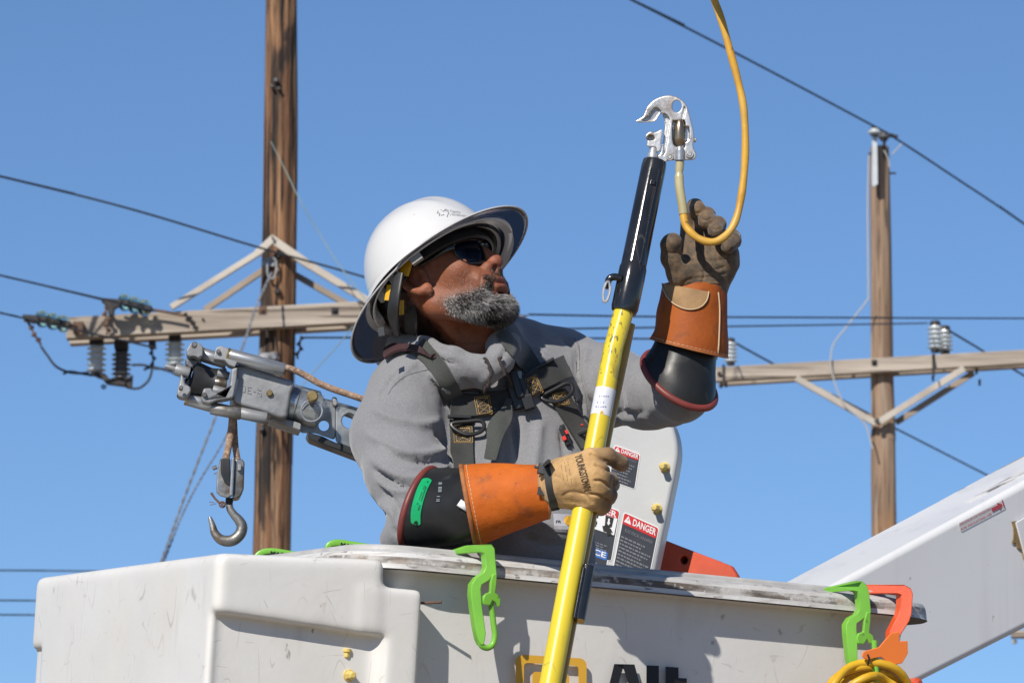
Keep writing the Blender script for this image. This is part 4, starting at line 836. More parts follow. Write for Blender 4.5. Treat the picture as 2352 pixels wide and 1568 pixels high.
s.add(E((.0985, 0, -.0620), (.0090, .0235, .0058)), .004)
s.add(E((.0968, 0, -.0760), (.0092, .0215, .0066)), .004)
s.cut(E((.107, 0, -.0690), (.011, .020, .0018)), .003)
s.cut(E((.096, 0, -.086), (.008, .016, .004)), .006)
for g_ in (-1, 1): s.cut(E((.1075, g_ * .0078, -.0430), (.0068, .0046, .0055)), .002)
# ears
for g_ in (-1, 1):
    y0 = g_ * .0765; ring = []; X_ = .013
    for k in range(15):
        a = rad(-115 + 285 * k / 14); ring.append(((X_ - .012 - .017 * math.cos(a - .0) * 1.0 - .006 * math.sin(a) , y0 + g_ * (.006 + .005 * math.cos(a)), .002 + .030 * math.sin(a)), .0050 if k > 2 else .0066))
    s.add(E((X_ + -.010, y0 - g_ * .001, .0), (.017, .006, .028)), .008)
    for (a, ra), (b, rb) in zip(ring[:-1], ring[1:]): s.add(s.cone(a, b, ra, rb), .004)
    s.add(E((X_ + .000, y0 + g_ * .001, -.029), (.0085, .0055, .0100)), .006)
    s.cut(E((X_ + -.006, y0 + g_ * .012, -.002), (.0085, .012, .0125)), .004)
    s.cut(E((X_ + -.014, y0 + g_ * .012, .016), (.008, .009, .006)), .003)
    s.add(s.cone((X_ + .006, y0 - g_ * .001, .004), (X_ + .006, y0 - g_ * .001, -.014), .005, .0045), .004)
# neck, in head coordinates
inv = lambda p: tuple(HM @ np.array(tuple(p - HC)) / HS)
n0, n1 = inv(P(1018, 690, 8.235)), inv(P(1048, 840, 8.29))
s.add(s.cone(n0, n1, .058, .066), .022)
s.add(s.cone(inv(P(985, 690, 8.26)), inv(P(1000, 800, 8.30)), .048, .06), .03)
s.add(s.cone(inv(P(1000, 705, 8.165)), inv(P(1092, 835, 8.215)), .010, .012), .018)    # neck tendon
s.add(s.cone(inv(P(1105, 745, 8.20)), inv(P(1105, 835, 8.24)), .022, .03), .03)
v, f = s.mesh(); v = relax(v, f, 1, .5)
hv = v.copy()
# pigment in head coordinates
fx, lx, ux = hv[:, 0], hv[:, 1], hv[:, 2]
col = np.tile(np.array([.265, .090, .041]), (len(v), 1))
def blend(col, m, c): m = np.clip(m, 0, 1)[:, None]; return col * (1 - m) + np.array(c) * m
nz = vnoise(hv, 60, 1); nz2 = vnoise(hv, 220, 2); nz3 = vnoise(hv, 900, 4)
col = blend(col, (nz - .4) * .9, (.25, .082, .042)); col = blend(col, (nz2 - .62) * 1.2, (.16, .055, .03))
g3 = lambda c, r: np.exp(-(((fx - c[0]) / r[0]) ** 2 + ((np.abs(lx) - c[1]) / r[1]) ** 2 + ((ux - c[2]) / r[2]) ** 2))
col = blend(col, g3((.112, 0, -.033), (.015, .02, .014)) * .6, (.42, .13, .09))
col = blend(col, g3((.012, .080, -.028), (.014, .02, .016)) * .6, (.46, .16, .085))
lips = g3((.104, 0, -.069), (.014, .0225, .0095)); col = blend(col, (lips - .42) * 5, (.30, .085, .065))
def beard_mask(f_, l_, u_):
    a = np.abs(l_)
    # upper border rises from the mouth corner to the sideburn; lower border along the jaw
    t = np.clip((.095 - f_) / .085, 0, 1); upper = -.062 + .024 * t 
    lower = -.150 + .062 * t ** 1.3
    m = np.clip((upper - u_) / .022, 0, 1) ** 1.3 * np.clip((u_ - lower) / .014, 0, 1) * np.clip((f_ - .008) / .024, 0, 1)
    mo = np.exp(-((f_ - .102) / .022) ** 4 - (a / .031) ** 4 - ((u_ + .071) / .0200) ** 4)    # keep lips and the skin round them clear
    m = m * (1 - np.clip(mo * 1.6, 0, 1))
    st = np.clip(1 - np.abs(u_ + .0515 + .020 * np.clip((a - .014) / .02, 0, 1.2)) / .0095, 0, 1) * (a < .034) * (f_ > .078)
    st = np.maximum(st, np.clip(1 - np.abs(a - .030) / .0085, 0, 1) * (u_ < -.052) * (u_ > -.095) * (f_ > .07))
    st = np.maximum(st, np.clip(1 - a / .009, 0, 1) * (u_ < -.082) * (u_ > -.10) * (f_ > .08))
    st = st * np.clip((vnoise(np.stack([f_, l_, u_], 1), 160, 17) - .1) * 2.6, .4, 1)
    return m, st
bm_, st_ = beard_mask(fx, lx, ux)
stub = np.clip((-.022 - ux) / .03, 0, 1) * (fx > .02) * np.clip((ux + .16) / .02, 0, 1)
col = blend(col, stub * .20 * (nz3 > .45), (.12, .07, .055))
col = blend(col, bm_ * .7, (.055, .036, .03)); col = blend(col, st_ * .7, (.022, .014, .012))
scalp = np.clip((-.022 - fx + .25 * (ux + .02)) / .012, 0, 1) * (ux > -.085) * np.clip((.078 - np.abs(lx)) / .006, 0, 1)
scalp = np.maximum(scalp, np.clip((ux - .055) / .01, 0, 1))
col = blend(col, scalp * .93, (.018, .014, .013))
brow = np.clip(1 - np.abs(ux - .030 + .25 * (np.abs(lx) - .03)) / .007, 0, 1) * (np.abs(lx) > .012) * (np.abs(lx) < .052) * (fx > .06); col = blend(col, brow * .85, (.02, .013, .01))
def to_world(v): return np.array([tuple(HC)]) + (v * HS) @ HM
wv = to_world(v)
nn = vnormals(wv, f)
wv = strokes(wv, nn, [([(1108, 628), (1102, 650), (1108, 672)], 3, -.0016), ([(1022, 700), (1050, 735), (1085, 775)], 7, .0015), ([(965, 705), (985, 745), (1010, 790)], 6, -.0014), ([(1000, 770), (1060, 790), (1105, 790)], 2, -.0008), ([(1070, 590), (1082, 612), (1100, 622)], 3, -.0008)])
body = np_mesh('body', wv, f, m_skin, person, col)
# ---- beard of separate hairs
def hairs(name, roots, nrm, dirs, lens, cols, wid, mt, parent, curl=.3, n=4):
    m = len(roots); P_ = np.zeros((m, n + 1, 3)); P_[:, 0] = roots - nrm * .001
    d = dirs / np.linalg.norm(dirs, axis=1, keepdims=True); jit = RNG.normal(0, 1, (m, 3))
    for k in range(n):
        dd = d + jit * curl * (k / n) + np.array([[0, 0, -.22]]) * (k / n); dd /= np.linalg.norm(dd, axis=1, keepdims=True)
        P_[:, k + 1] = P_[:, k] + dd * (lens / n)[:, None]
    side = np.cross(d, RNG.normal(0, 1, (m, 3))); side /= np.linalg.norm(side, axis=1, keepdims=True) + 1e-9
    side2 = np.cross(d, side); V = []; F = []
    wk = np.array([1, 1, .85, .6, .12])[:n + 1] * wid
    tri = [side, -.5 * side + .87 * side2, -.5 * side - .87 * side2]
    V = np.stack([P_ + wk[None, :, None] * t[:, None, :] for t in tri], 2).reshape(-1, 3)       # m, n+1, 3
    base = (np.arange(m) * (n + 1) * 3)[:, None]; F = []
    for k in range(n):
        for j in range(3): F.append(base + np.array([[k * 3 + j, k * 3 + (j + 1) % 3, (k + 1) * 3 + (j + 1) % 3, (k + 1) * 3 + j]]))
    F = np.stack(F, 1).reshape(-1, 4)
    c = np.repeat(cols, (n + 1) * 3, 0)
    return np_mesh(name, V, F, mt, parent, c)
m_hair = mat('hair', None, rough=.45, vcol=True, spec=.5)
fn = np.cross(wv[f[:, 2]] - wv[f[:, 0]], wv[f[:, 3]] - wv[f[:, 1]]); ar = np.linalg.norm(fn, axis=1); fn = fn / (ar[:, None] + 1e-12)
hc = hv[f].mean(1); wc = wv[f].mean(1)
mb_, ms_ = beard_mask(hc[:, 0], hc[:, 1], hc[:, 2])
def sample(wgt, n): p = wgt * ar; p = p / p.sum(); i = RNG.choice(len(f), n, p=p); a, b = RNG.random(n), RNG.random(n); q = wv[f[i]]; return i, q[:, 0] * ((1 - a) * (1 - b))[:, None] + q[:, 1] * (a * (1 - b))[:, None] + q[:, 2] * (a * b)[:, None] + q[:, 3] * ((1 - a) * b)[:, None]
i, r0 = sample(mb_, 20000); h = hc[i]
dn = HM.T @ np.array([.25, 0, -1.0]); nr = fn[i]
frontness = np.clip((h[:, 0] - .04) / .05, 0, 1)[:, None]
dirs = nr * (.55 + .15 * frontness) + dn[None] * .9 + RNG.normal(0, .15, (len(i), 3)) + np.outer(frontness[:, 0] * .25, tuple(HF))
low = np.clip((-.085 - h[:, 2]) / .03, 0, 1)
lens = (.0075 + .0025 * frontness[:, 0] + .003 * low) * RNG.uniform(.55, 1.35, len(i)) * np.clip(mb_[i] * 1.3, .35, 1)
gr = RNG.random(len(i)); dark = .28 + .16 * np.exp(-((h[:, 0] - .062) / .018) ** 2 - ((h[:, 2] + .115) / .03) ** 2) + .20 * np.clip(1 - np.abs(h[:, 0] - .055) / .03, 0, 1) + .25 * low + .4 * np.clip((vnoise(h, 70, 9) - .5) * 2, -.5, .7)
wh = np.where(gr > dark, 1, 0)[:, None]; tone = RNG.uniform(.30, 1.1, (len(i), 1))
cols = np.where(wh == 1, np.array([[.78, .76, .75]]) * tone, np.array([[.035, .028, .026]]) * tone)
beard = hairs('beard', r0, nr, dirs, lens, cols, .00023, m_hair, person, curl=.18)
i, r0 = sample(ms_, 4200); nr = fn[i]; h = hc[i]
dirs = nr * .22 + (HM.T @ np.array([.08, 0, -1.0]))[None] + np.outer(h[:, 1] * 22, tuple(HL)) + RNG.normal(0, .15, (len(i), 3))
gr = RNG.random(len(i))[:, None]; cols = np.where(gr > .86, np.array([[.38, .36, .34]]), np.array([[.018, .013, .012]])) * RNG.uniform(.6, 1.2, (len(i), 1))
hairs('moustache', r0, nr, dirs, RNG.uniform(.003, .0065, len(i)), cols, .00026, m_hair, person)
# short sparse stubble up the cheek
wst = np.clip(1 - np.abs(hc[:, 2] + .045) / .03, 0, 1) * (hc[:, 0] > .01) * (hc[:, 0] < .085) * (1 - mb_) * (np.abs(hc[:, 1]) > .03)
i, r0 = sample(wst, 900); nr = fn[i]; dirs = nr * .7 + dn[None] + RNG.normal(0, .2, (len(i), 3)); g_ = RNG.random((len(i), 1))
hairs('cheek_stubble', r0, nr, dirs, RNG.uniform(.002, .005, len(i)), np.where(g_ > .4, np.array([[.45, .42, .4]]), np.array([[.03, .02, .02]])), .00016, m_hair, person)
# short dark hair behind the ear
whr = scalp[f].mean(1) * (hc[:, 2] < .06); i, r0 = sample(whr, 3500); nr = fn[i]; dirs = nr * .6 + (HM.T @ np.array([-.5, 0, -1.0]))[None] + RNG.normal(0, .2, (len(i), 3))
hairs('hair', r0, nr, dirs, RNG.uniform(.006, .012, len(i)), np.tile([[.02, .016, .015]], (len(i), 1)) * RNG.uniform(.6, 1.6, (len(i), 1)), .00028, m_hair, person)
# ---- sunglasses
sg = MB(); lens_t = MB()
def G(l, u): return H(.1085 - 7.0 * l * l + .10 * (u) - .002, l, u - .003)
for g_ in (-1, 1):
    oc = [(.009, .017), (.030, .020), (.052, .019), (.0600, .013), (.0585, -.006), (.052, -.021), (.034, -.026), (.017, -.022), (.009, -.006)]
    oc = [(a * g_, b) for a, b in oc]; loop = smooth2(oc, 4, True)
    sg.tube([G(a, b) for a, b, c in loop], .0021, 8, closed=True)
    n = len(loop); cpt = (.033 * g_, -.002)
    vs = [G(*cpt) + HF * .0016] + [G(cpt[0] + (a - cpt[0]) * k, cpt[1] + (b - cpt[1]) * k) + HF * .0012 * (1 - k) for k in (.5, 1.0) for a, b, c in loop]
    fs = [(0, 1 + j, 1 + (j + 1) % n) for j in range(n)] + [(1 + j, 1 + n + j, 1 + n + (j + 1) % n, 1 + (j + 1) % n) for j in range(n)]
    lens_t.add(vs, fs)
    p = [H(.0845, g_ * .060, .010), H(.074, g_ * .0675, .011), H(.045, g_ * .073, .013), H(.010, g_ * .079, .016), H(-.012, g_ * .083, .010), H(-.024, g_ * .084, -.010)]
    sg.tube(p, [.0048, .0050, .0042, .0034, .003, .003], 10, rb=[.0022] * 6, ref=HL, sub=5)
sg.tube([G(-.011, .010), G(0, .013), G(.011, .010)], .0024, 8, sub=4)
gl = sg.build('sunglasses', m_frame, person); lens_t.build('lens', m_lens, gl, solid=.0012)
# ---- hard hat
m_hat = mat('white_hard_hat', (.66, .66, .65), (.62, .615, .60), ns=5, rough=.26, coat=.3, layers=[('blot', (.35, .27, .18), 75, .74, .78, (1, 1, 1), .6), ('scr', (.5, .45, .38), 12, .004, .53, (1, 1, 1), .5)], bump=(9, .0006))
m_shade = mat('smoked_brim_plastic', (.075, .075, .09), rough=.09, trans=.88, ior=1.3, coat=.5, layers=[('blot', (.10, .09, .09), 22, .50, .72, (.25, 1, 1), .5)], bump=(18, .0006, (.3, 1, 1)))
m_hatin = mat('pale_hat_lining', (.30, .29, .275), (.24, .23, .22), ns=12, rough=.6)
m_susp = mat('black_suspension', (.012, .012, .012), (.022, .022, .022), ns=60, rough=.45)
m_ysus = mat('yellow_suspension_tab', (.66, .36, .01), rough=.5)
HA = HC + HU * .020 + HF * .004
tl = rad(-4); AF = (HF * math.cos(tl) - HU * math.sin(tl)).normalized(); AU = HL.cross(HF).normalized(); AU = AF.cross(HL) * -1; AU = AU if AU.dot(HU) > 0 else -AU
def A_(f_, l_, u_): return HA + AF * f_ + HL * l_ + AU * u_
def superE(a, rf, rb, rl): c, s_ = math.cos(a), math.sin(a); return (c * (rf if c > 0 else rb), s_ * rl)
NS = 72; hat = MB(); R = []
for k in range(19):
    t = math.pi / 2 * k / 18; cr, hr = math.cos(t) ** .92, math.sin(t)
    ring = []
    for j in range(NS):
        a = 2 * math.pi * j / NS; ff, ll = superE(a, .118, .106, .112)
        x, y, z = ff * cr, ll * cr, .121 * hr
        rid = math.exp(-(y / .020) ** 2) * .009 * math.sin(min(t * 1.5, math.pi / 2)) + (math.exp(-((abs(y) - .043) / .010) ** 2) * .0028) * math.sin(min(t * 1.5, math.pi / 2))
        ring.append(A_(x, y, z + rid * (1 if k else 0)))
    R.append(ring)
# short curved brim of the shell, longer at the front
def brimring(ex, drop): return [A_((ff := superE(2 * math.pi * j / NS, .118 + ex[0], .106 + ex[1], .112 + ex[2]))[0], ff[1], -drop - .055 * (abs(ff[0]) / .18) ** 3 * (0 if ff[0] > 0 else .25) ) for j in range(NS)]
R = [brimring((.030, .014, .006), .009), brimring((.016, .008, .004), .005)] + R
hat.rings(R[::-1], caps=False); ho = MB(); hats = hat.build('hard_hat', m_hat, person, ang=60, solid=.0025, fix=True)
# full smoked shade ring fixed outside the shell
sh_ = MB(); R = []
for e, d_ in ((0, .000), (.25, .002), (.55, .006), (.85, .013), (1.0, .019)):
    ring = []
    for j in range(NS):
        a = 2 * math.pi * j / NS; ff, ll = superE(a, .122 + .058 * e, .110 + .074 * e, .116 + .014 * e)
        dd = d_ * (1.0 if ff < 0 else .45); ring.append(A_(ff, ll, -.004 - dd * (1 - .5 * math.sin(a) ** 2)))
    R.append(ring)
sh_.rings(R, caps=False); brim = sh_.build('brim', [m_shade], hats, ang=80, solid=.0022)
me_ = MB(); me_.tube([A_(*superE(2 * math.pi * j / NS, .180, .184, .130), -.004 - .019 * (1 if superE(2 * math.pi * j / NS, 1, 1, 1)[0] < 0 else .45) * (1 - .5 * math.sin(2 * math.pi * j / NS) ** 2)) for j in range(NS)], .0016, 6, closed=True); me_.build('brim_edge', mat('grey_brim_edge', (.5, .5, .5), rough=.4), hats)
# pale side band between shell and brim seen from outside
me_ = MB(); me_.rings([[A_(*superE(2 * math.pi * j / NS, .122 + q_, .110 + q_, .116 + q_), w_) for j in range(NS)] for q_, w_ in ((.004, .004), (.016, -.001), (.020, -.010), (.004, -.004))], caps=False, closed=True); me_.build('clip_band', m_hat, hats)
for a in (262, 240, 285, 205):
    ff, ll = superE(rad(a), .122, .112, .116); c = A_(ff, ll, -.012); t_ = (A_(*superE(rad(a + 4), .122, .112, .116), -.012) - c).normalized(); o_ = (c - A_(0, 0, -.012)).normalized()
    mb = MB(); mb.box(c - o_ * .002, t_ * .010, o_ * .004, AU * .009); mb.build('clip', m_hatin, hats, bevel=.001)
mb = MB(); mb.rings([[A_(*superE(2 * math.pi * j / NS, a_, a_ - .008, b_), w_) for j in range(NS)] for a_, b_, w_ in ((.104, .088, .014), (.108, .091, .012), (.1085, .0915, -.010), (.104, .088, -.012))], caps=False, closed=True); mb.build('headband', m_susp, hats)
mb = MB(); mb.rings([[A_(*superE(2 * math.pi * j / NS, a_, a_ * .93, b_), w_) for j in range(NS)] for a_, b_, w_ in ((.112, .106, .004), (.108, .102, .03), (.088, .084, .07), (.046, .04, .098))], caps=False); mb.build('shell_lining', m_hatin, hats)
def strap(name, pts, w_, th, mt, ref, par):
    mb = MB(); mb.tube(pts, w_, 12, rb=th, ref=ref, pw=.4, sub=5); return mb.build(name, mt, par)
RS = -HL
strap('nape_strap', [P(917, 628, 8.095), P(907, 680, 8.09), P(903, 730, 8.10), P(912, 768, 8.13)], [.0085, .0095, .010, .006], .003, m_susp, RS, hats)
strap('nape_strap', [P(938, 650, 8.16), P(941, 690, 8.165), P(944, 730, 8.175), P(944, 765, 8.19)], [.010, .012, .013, .012], .003, m_susp, RS, hats)  # no second strap here: black band stands for dark hair and shade
for p_, q_, w_ in (((938, 592), (926, 632), .010), ((899, 655), (893, 690), .008), ((921, 690), (921, 722), .005)): strap('yellow_tab', [P(*p_, 8.115), P(*q_, 8.115)], w_, .002, m_ysus, RS, hats)
mb = MB(); mb.box(P(876, 762, 8.09), (.005, 0, .001), (0, .002, 0), (-.001, 0, .007)); mb.build('clear_clip', mat('clear_clip', (.06, .06, .06), rough=.3), hats, bevel=.001)
# faint printing on the hat
hv_ = np.array([tuple(q) for q in hats.data.vertices and [vv.co for vv in hats.data.vertices]]); hf_ = [tuple(p.vertices) for p in hats.data.polygons]
class DR:
    def __init__(s, v, f): s.b = BVHTree.FromPolygons([tuple(q) for q in v], f)
    at = Drape.at
dH = DR(hv_, hf_); dH.last = None
mb = MB()
for seg_ in (((1006, 486), (1004, 492), (1010, 492), (1008, 498)), ((1012, 497), (1020, 495)), ((1026, 500), (1030, 490), (1034, 497)), ((1012, 484), (1018, 488), (1022, 483)), ((1036, 494), (1043, 497))):
    mb.tube([dH.at(a, b, -.002) for a, b in seg_], .0005, 6)
m_ink3 = mat('faded_grey_print', (.30, .30, .31), rough=.5)
mb.build('star_mark', m_ink3, hats)
mb = MB(); put_text(mb, 'Big Country', (1022, 487), (34, 5), (1, -5), lambda x, y, o: dH.at(x, y, -.0022)); put_text(mb, 'Cooperative', (1038, 495), (34, 6), (1, -5), lambda x, y, o: dH.at(x, y, -.0022)); mb.build('lettering', m_ink3, hats, smooth=False)
# ---- hoodie
def PV(x, y, Y): return tuple(P(x, y, Y))
lo = np.array(PV(760, 1500, 8.0)); hi = np.array(PV(1640, 690, 8.0)); s = SDF((lo[0], 7.93, lo[2] - .02), (hi[0] + .03, 8.60, hi[2] + .06), .0052)
def ch(*pts, k=.02): s.chain([(PV(*p[:3]), p[3]) for p in pts], k)
s.D = s.ell(PV(1120, 960, 8.33), (.150, .105, .135))
ch((1040, 930, 8.31, .100), (1210, 915, 8.36, .095), k=.05)
ch((1060, 1130, 8.27, .105), (1225, 1130, 8.29, .088), k=.05)
ch((1090, 1000, 8.32, .11), (1100, 1280, 8.215, .120), k=.05); ch((1215, 1000, 8.34, .09), (1220, 1270, 8.195, .090), (1220, 1360, 8.24, .09), k=.05)
ch((1100, 1290, 8.245, .12), (1120, 1480, 8.29, .12), k=.05)
ch((960, 870, 8.27, .062), (1060, 820, 8.31, .062), (1180, 815, 8.36, .055), (1285, 845, 8.39, .060), k=.03)
ch((945, 905, 8.22, .070), (915, 1000, 8.20, .071), (930, 1090, 8.15, .060), (955, 1165, 8.115, .044), k=.02)          # right upper arm
ch((955, 1165, 8.115, .044), (1000, 1170, 8.08, .036), k=.015)
ch((905, 1238, 8.12, .022), (930, 1225, 8.10, .03), k=.02)
ch((1290, 845, 8.39, .060), (1400, 885, 8.34, .060), (1490, 905, 8.22, .050), (1560, 905, 8.13, .044), k=.025)       # left arm
# hood folded round the neck
ch((908, 810, 8.36, .026), (925, 796, 8.27, .025), (975, 804, 8.19, .021), (1040, 824, 8.15, .018), (1100, 843, 8.145, .018), (1125, 850, 8.15, .016), k=.012)
ch((1125, 850, 8.15, .015), (1148, 828, 8.16, .020), (1158, 798, 8.20, .025), (1150, 778, 8.30, .030), (1080, 770, 8.42, .04), (980, 775, 8.44, .044), (910, 800, 8.38, .036), k=.014)
ch((960, 845, 8.19, .026), (1040, 862, 8.165, .020), (1110, 872, 8.17, .014), k=.02)
s.cut(s.cone(PV(1045, 600, 8.27), PV(1055, 800, 8.27), .060, .052), .015)
# leave the belt of cloth thinner at the armpit crease
s.cut(s.cone(PV(1028, 930, 8.17), PV(1048, 1060, 8.17), .006, .010), .020)
v, f = s.mesh(); v = relax(v, f, 2)
n_ = vnormals(v, f)
amp = .0028 * (vnoise(v * np.array([1, 1, .45]), 22, 5) - .5) + .0016 * (vnoise(v, 60, 6) - .5)
wq = v + .03 * np.stack([vnoise(v, 9, 21), vnoise(v, 9, 22), vnoise(v, 9, 23)], 1)
rg = lambda sc, sd, st_: (1 - np.abs(2 * vnoise(wq * np.array(st_), sc, sd) - 1)) ** 3
msk = np.clip((vnoise(v, 7, 31) - .35) * 3, 0, 1)
amp = amp + msk * (.0042 * rg(17, 12, (1, 1, .6)) + .0024 * rg(36, 14, (1, 1, .7)))
v = v + n_ * amp[:, None]; v = relax(v, f, 1); n_ = vnormals(v, f)
FO = []

for p_ in [([(855, 935), (900, 960), (960, 975), (1010, 965)], 9, .0035), ([(840, 990), (900, 1030), (970, 1045), (1030, 1030)], 10, .0045), ([(846, 1045), (900, 1085), (960, 1100), (1040, 1065)], 9, .0045), ([(870, 1015), (930, 1055), (1000, 1060)], 6, -.005),
           ([(862, 1090), (900, 1125), (950, 1130)], 7, .004), ([(855, 1075), (905, 1105), (965, 1120), (1035, 1080)], 5, -.0055), ([(870, 1150), (905, 1180), (925, 1220)], 8, .004), ([(1040, 905), (1010, 880), (985, 850)], 7, .004), ([(1030, 935), (1015, 900), (990, 870)], 5, -.004),
           ([(935, 845), (900, 870), (870, 915)], 4, -.0035), ([(960, 830), (925, 855), (905, 880)], 7, .003), ([(1000, 990), (1020, 1010), (1040, 1050)], 6, -.005), ([(880, 1120), (910, 1160), (915, 1210)], 4, -.004),
           ([(1335, 790), (1325, 830), (1335, 900), (1345, 960)], 6, -.008), ([(1350, 800), (1345, 850), (1360, 920)], 9, .004), ([(1290, 775), (1320, 800), (1330, 850)], 5, -.003), ([(1440, 830), (1420, 880), (1425, 950)], 7, -.005), ([(1460, 860), (1450, 910), (1470, 960)], 9, .004), ([(1370, 930), (1420, 950), (1480, 945)], 7, -.004),
           ([(1130, 850), (1100, 900), (1085, 960)], 10, .003), ([(1060, 870), (1090, 890), (1120, 920)], 6, -.003), ([(1240, 800), (1260, 850), (1300, 900)], 10, .0035), ([(1215, 820), (1235, 870), (1270, 930)], 6, -.003), ([(1150, 950), (1140, 1050), (1120, 1150)], 14, .005), ([(1180, 960), (1190, 1060), (1180, 1180)], 10, -.005), ([(1240, 960), (1230, 1050), (1215, 1150)], 12, .005), ([(1290, 980), (1300, 1060), (1290, 1130)], 9, -.004),
           ([(1210, 1190), (1260, 1210), (1320, 1215)], 9, .004), ([(1200, 1230), (1260, 1245), (1330, 1250)], 8, -.005), ([(940, 775), (1000, 790), (1070, 812), (1118, 830)], 3, -.003), ([(915, 800), (980, 818), (1060, 838)], 3, -.004), ([(1140, 835), (1165, 800), (1170, 770)], 4, -.003), ([(900, 1215), (925, 1232), (935, 1250)], 4, -.005)]: FO.append(p_)
FO = [(a, b, c * 2.1) for a, b, c in FO]
v = strokes(v, n_, FO)
np_mesh('hoodie', v, f, m_hood, person)
dT = Drape(v, f)
# seam lines
mb = MB()
for pts_ in ([(985, 848), (935, 862), (905, 885), (892, 905)], [(1318, 775), (1330, 800), (1332, 850), (1345, 905), (1350, 950)]): mb.tube([dT.at(x, y, .0002) for x, y, z in smooth2(pts_, 6)], .0009, 6)
mb.build('sleeve_seam', mat('seam_thread', (.14, .14, .15), rough=.9), person)
# ---- draped ribbons for the harness
m_web = mat('dark_webbing', (.018, .019, .018), (.028, .029, .027), ns=500, st=(1, 1, 1), rough=.7, sheen=.25, bump=[(900, .0007, (.2, .2, 1)), (60, .0003)])
m_web2 = mat('olive_webbing', (.050, .054, .047), (.036, .040, .034), ns=500, rough=.75, sheen=.3, bump=[(900, .0007, (.25, .25, 1)), (60, .0003)])
m_plas = mat('black_buckle_plastic', (.012, .012, .013), (.02, .02, .021), ns=40, rough=.38)
m_stitch = mat('gold_thread', (.50, .31, .10), rough=.7)
m_redb = mat('red_button', (.75, .03, .02), rough=.4)
m_maroon = mat('maroon_shoulder_pad', (.065, .025, .028), (.03, .018, .02), ns=30, rough=.8)
hn = thing if False else None
harness = MB(); harness.tube([dT.at(x, y, -.002) for x, y in ((1178, 878), (1190, 900))], .004, 8); harness = harness.build('harness', m_plas, person)
def ribbon(name, pts, wpx, mt, lift=.003, th=.0028, ribs=True, slack=None, par=None, nw=7):
    q = smooth2([(p[0], p[1]) for p in pts], 8); m = len(q); rows = []
    for i, (x, y, _) in enumerate(q):
        a = q[max(i - 1, 0)]; b = q[min(i + 1, m - 1)]; tx, ty = b[0] - a[0], b[1] - a[1]; L_ = math.hypot(tx, ty) or 1; nx_, ny_ = -ty / L_, tx / L_
        w_ = wpx if not hasattr(wpx, '__len__') else np.interp(i / (m - 1), np.linspace(0, 1, len(wpx)), wpx)
        rows.append([dT.at(x + nx_ * w_ * (k / (nw - 1) - .5), y + ny_ * w_ * (k / (nw - 1) - .5), 0) for k in range(nw)])
    A = np.array([[tuple(p) for p in r] for r in rows])
    for _ in range(6): A[1:-1] = (A[:-2] + A[1:-1] * 2 + A[2:]) / 4
    c = A.mean(1, keepdims=True); A = A * .5 + (c + (A - c)) * .5
    for _ in range(4): A[:, 1:-1] = (A[:, :-2] + 2 * A[:, 1:-1] + A[:, 2:]) / 4
    if slack is not None: A[..., 1] -= (np.array(np.interp(np.linspace(0, 1, m), np.linspace(0, 1, len(slack)), slack)))[:, None]
    tu = np.gradient(A, axis=0); tv = np.gradient(A, axis=1); nr_ = np.cross(tu, tv); nr_ /= np.linalg.norm(nr_, axis=2, keepdims=True) + 1e-9; nr_ *= -np.sign(nr_[..., 1:2]) 
    T_ = A + nr_ * (lift + th); B_ = A + nr_ * lift; mb = MB(); nq = nw
    R_ = [[Vector(T_[i, k]) for k in range(nq)] + [Vector(B_[i, k]) for k in range(nq - 1, -1, -1)] for i in range(m)]
    mb.rings(R_); ob = mb.build(name, mt, par or harness, ang=50)
    vv = [Vector(p) for p in T_.reshape(-1, 3)]; ff_ = [(i * nq + k, i * nq + k + 1, (i + 1) * nq + k + 1, (i + 1) * nq + k) for i in range(m - 1) for k in range(nq - 1)]
    d = DR(vv, ff_); d.last = None; return ob, d
ribbon('shoulder_strap', [(960, 798), (990, 822), (1015, 855), (1035, 893), (1055, 940)], [44, 42, 42, 40, 42], m_web2, lift=.002)
ribbon('shoulder_strap', [(1160, 762), (1180, 795), (1205, 825), (1232, 862)], [46, 46, 44, 44], m_web2, lift=.002)
ribbon('shoulder_pad', [(888, 832), (905, 815), (935, 806), (975, 812), (1000, 828)], [10, 18, 22, 22, 10], m_maroon, lift=.009, th=.004)
_, c1_ = ribbon('chest_strap', [(1030, 938), (1090, 934), (1150, 928), (1190, 915)], [54, 54, 50, 46], m_web, lift=.009, th=.004)
_, c2_ = ribbon('chest_strap', [(1178, 915), (1210, 890), (1250, 868), (1292, 850)], [46, 50, 52, 50], m_web, lift=.010, th=.004)
_, c3_ = ribbon('torso_strap', [(1058, 965), (1063, 1010), (1066, 1060), (1066, 1100)], [54, 50, 46, 44], m_web, lift=.005, th=.003)
_, c4_ = ribbon('torso_strap', [(1268, 890), (1290, 930), (1312, 970), (1345, 1025)], [42, 42, 38, 40], m_web, lift=.005, th=.003)
ribbon('loose_strap_end', [(1166, 925), (1158, 960), (1140, 995), (1136, 1030), (1130, 1062)], [12, 24, 38, 24, 22], m_web2, lift=.006, slack=[.008, .018, .026, .026, .018])
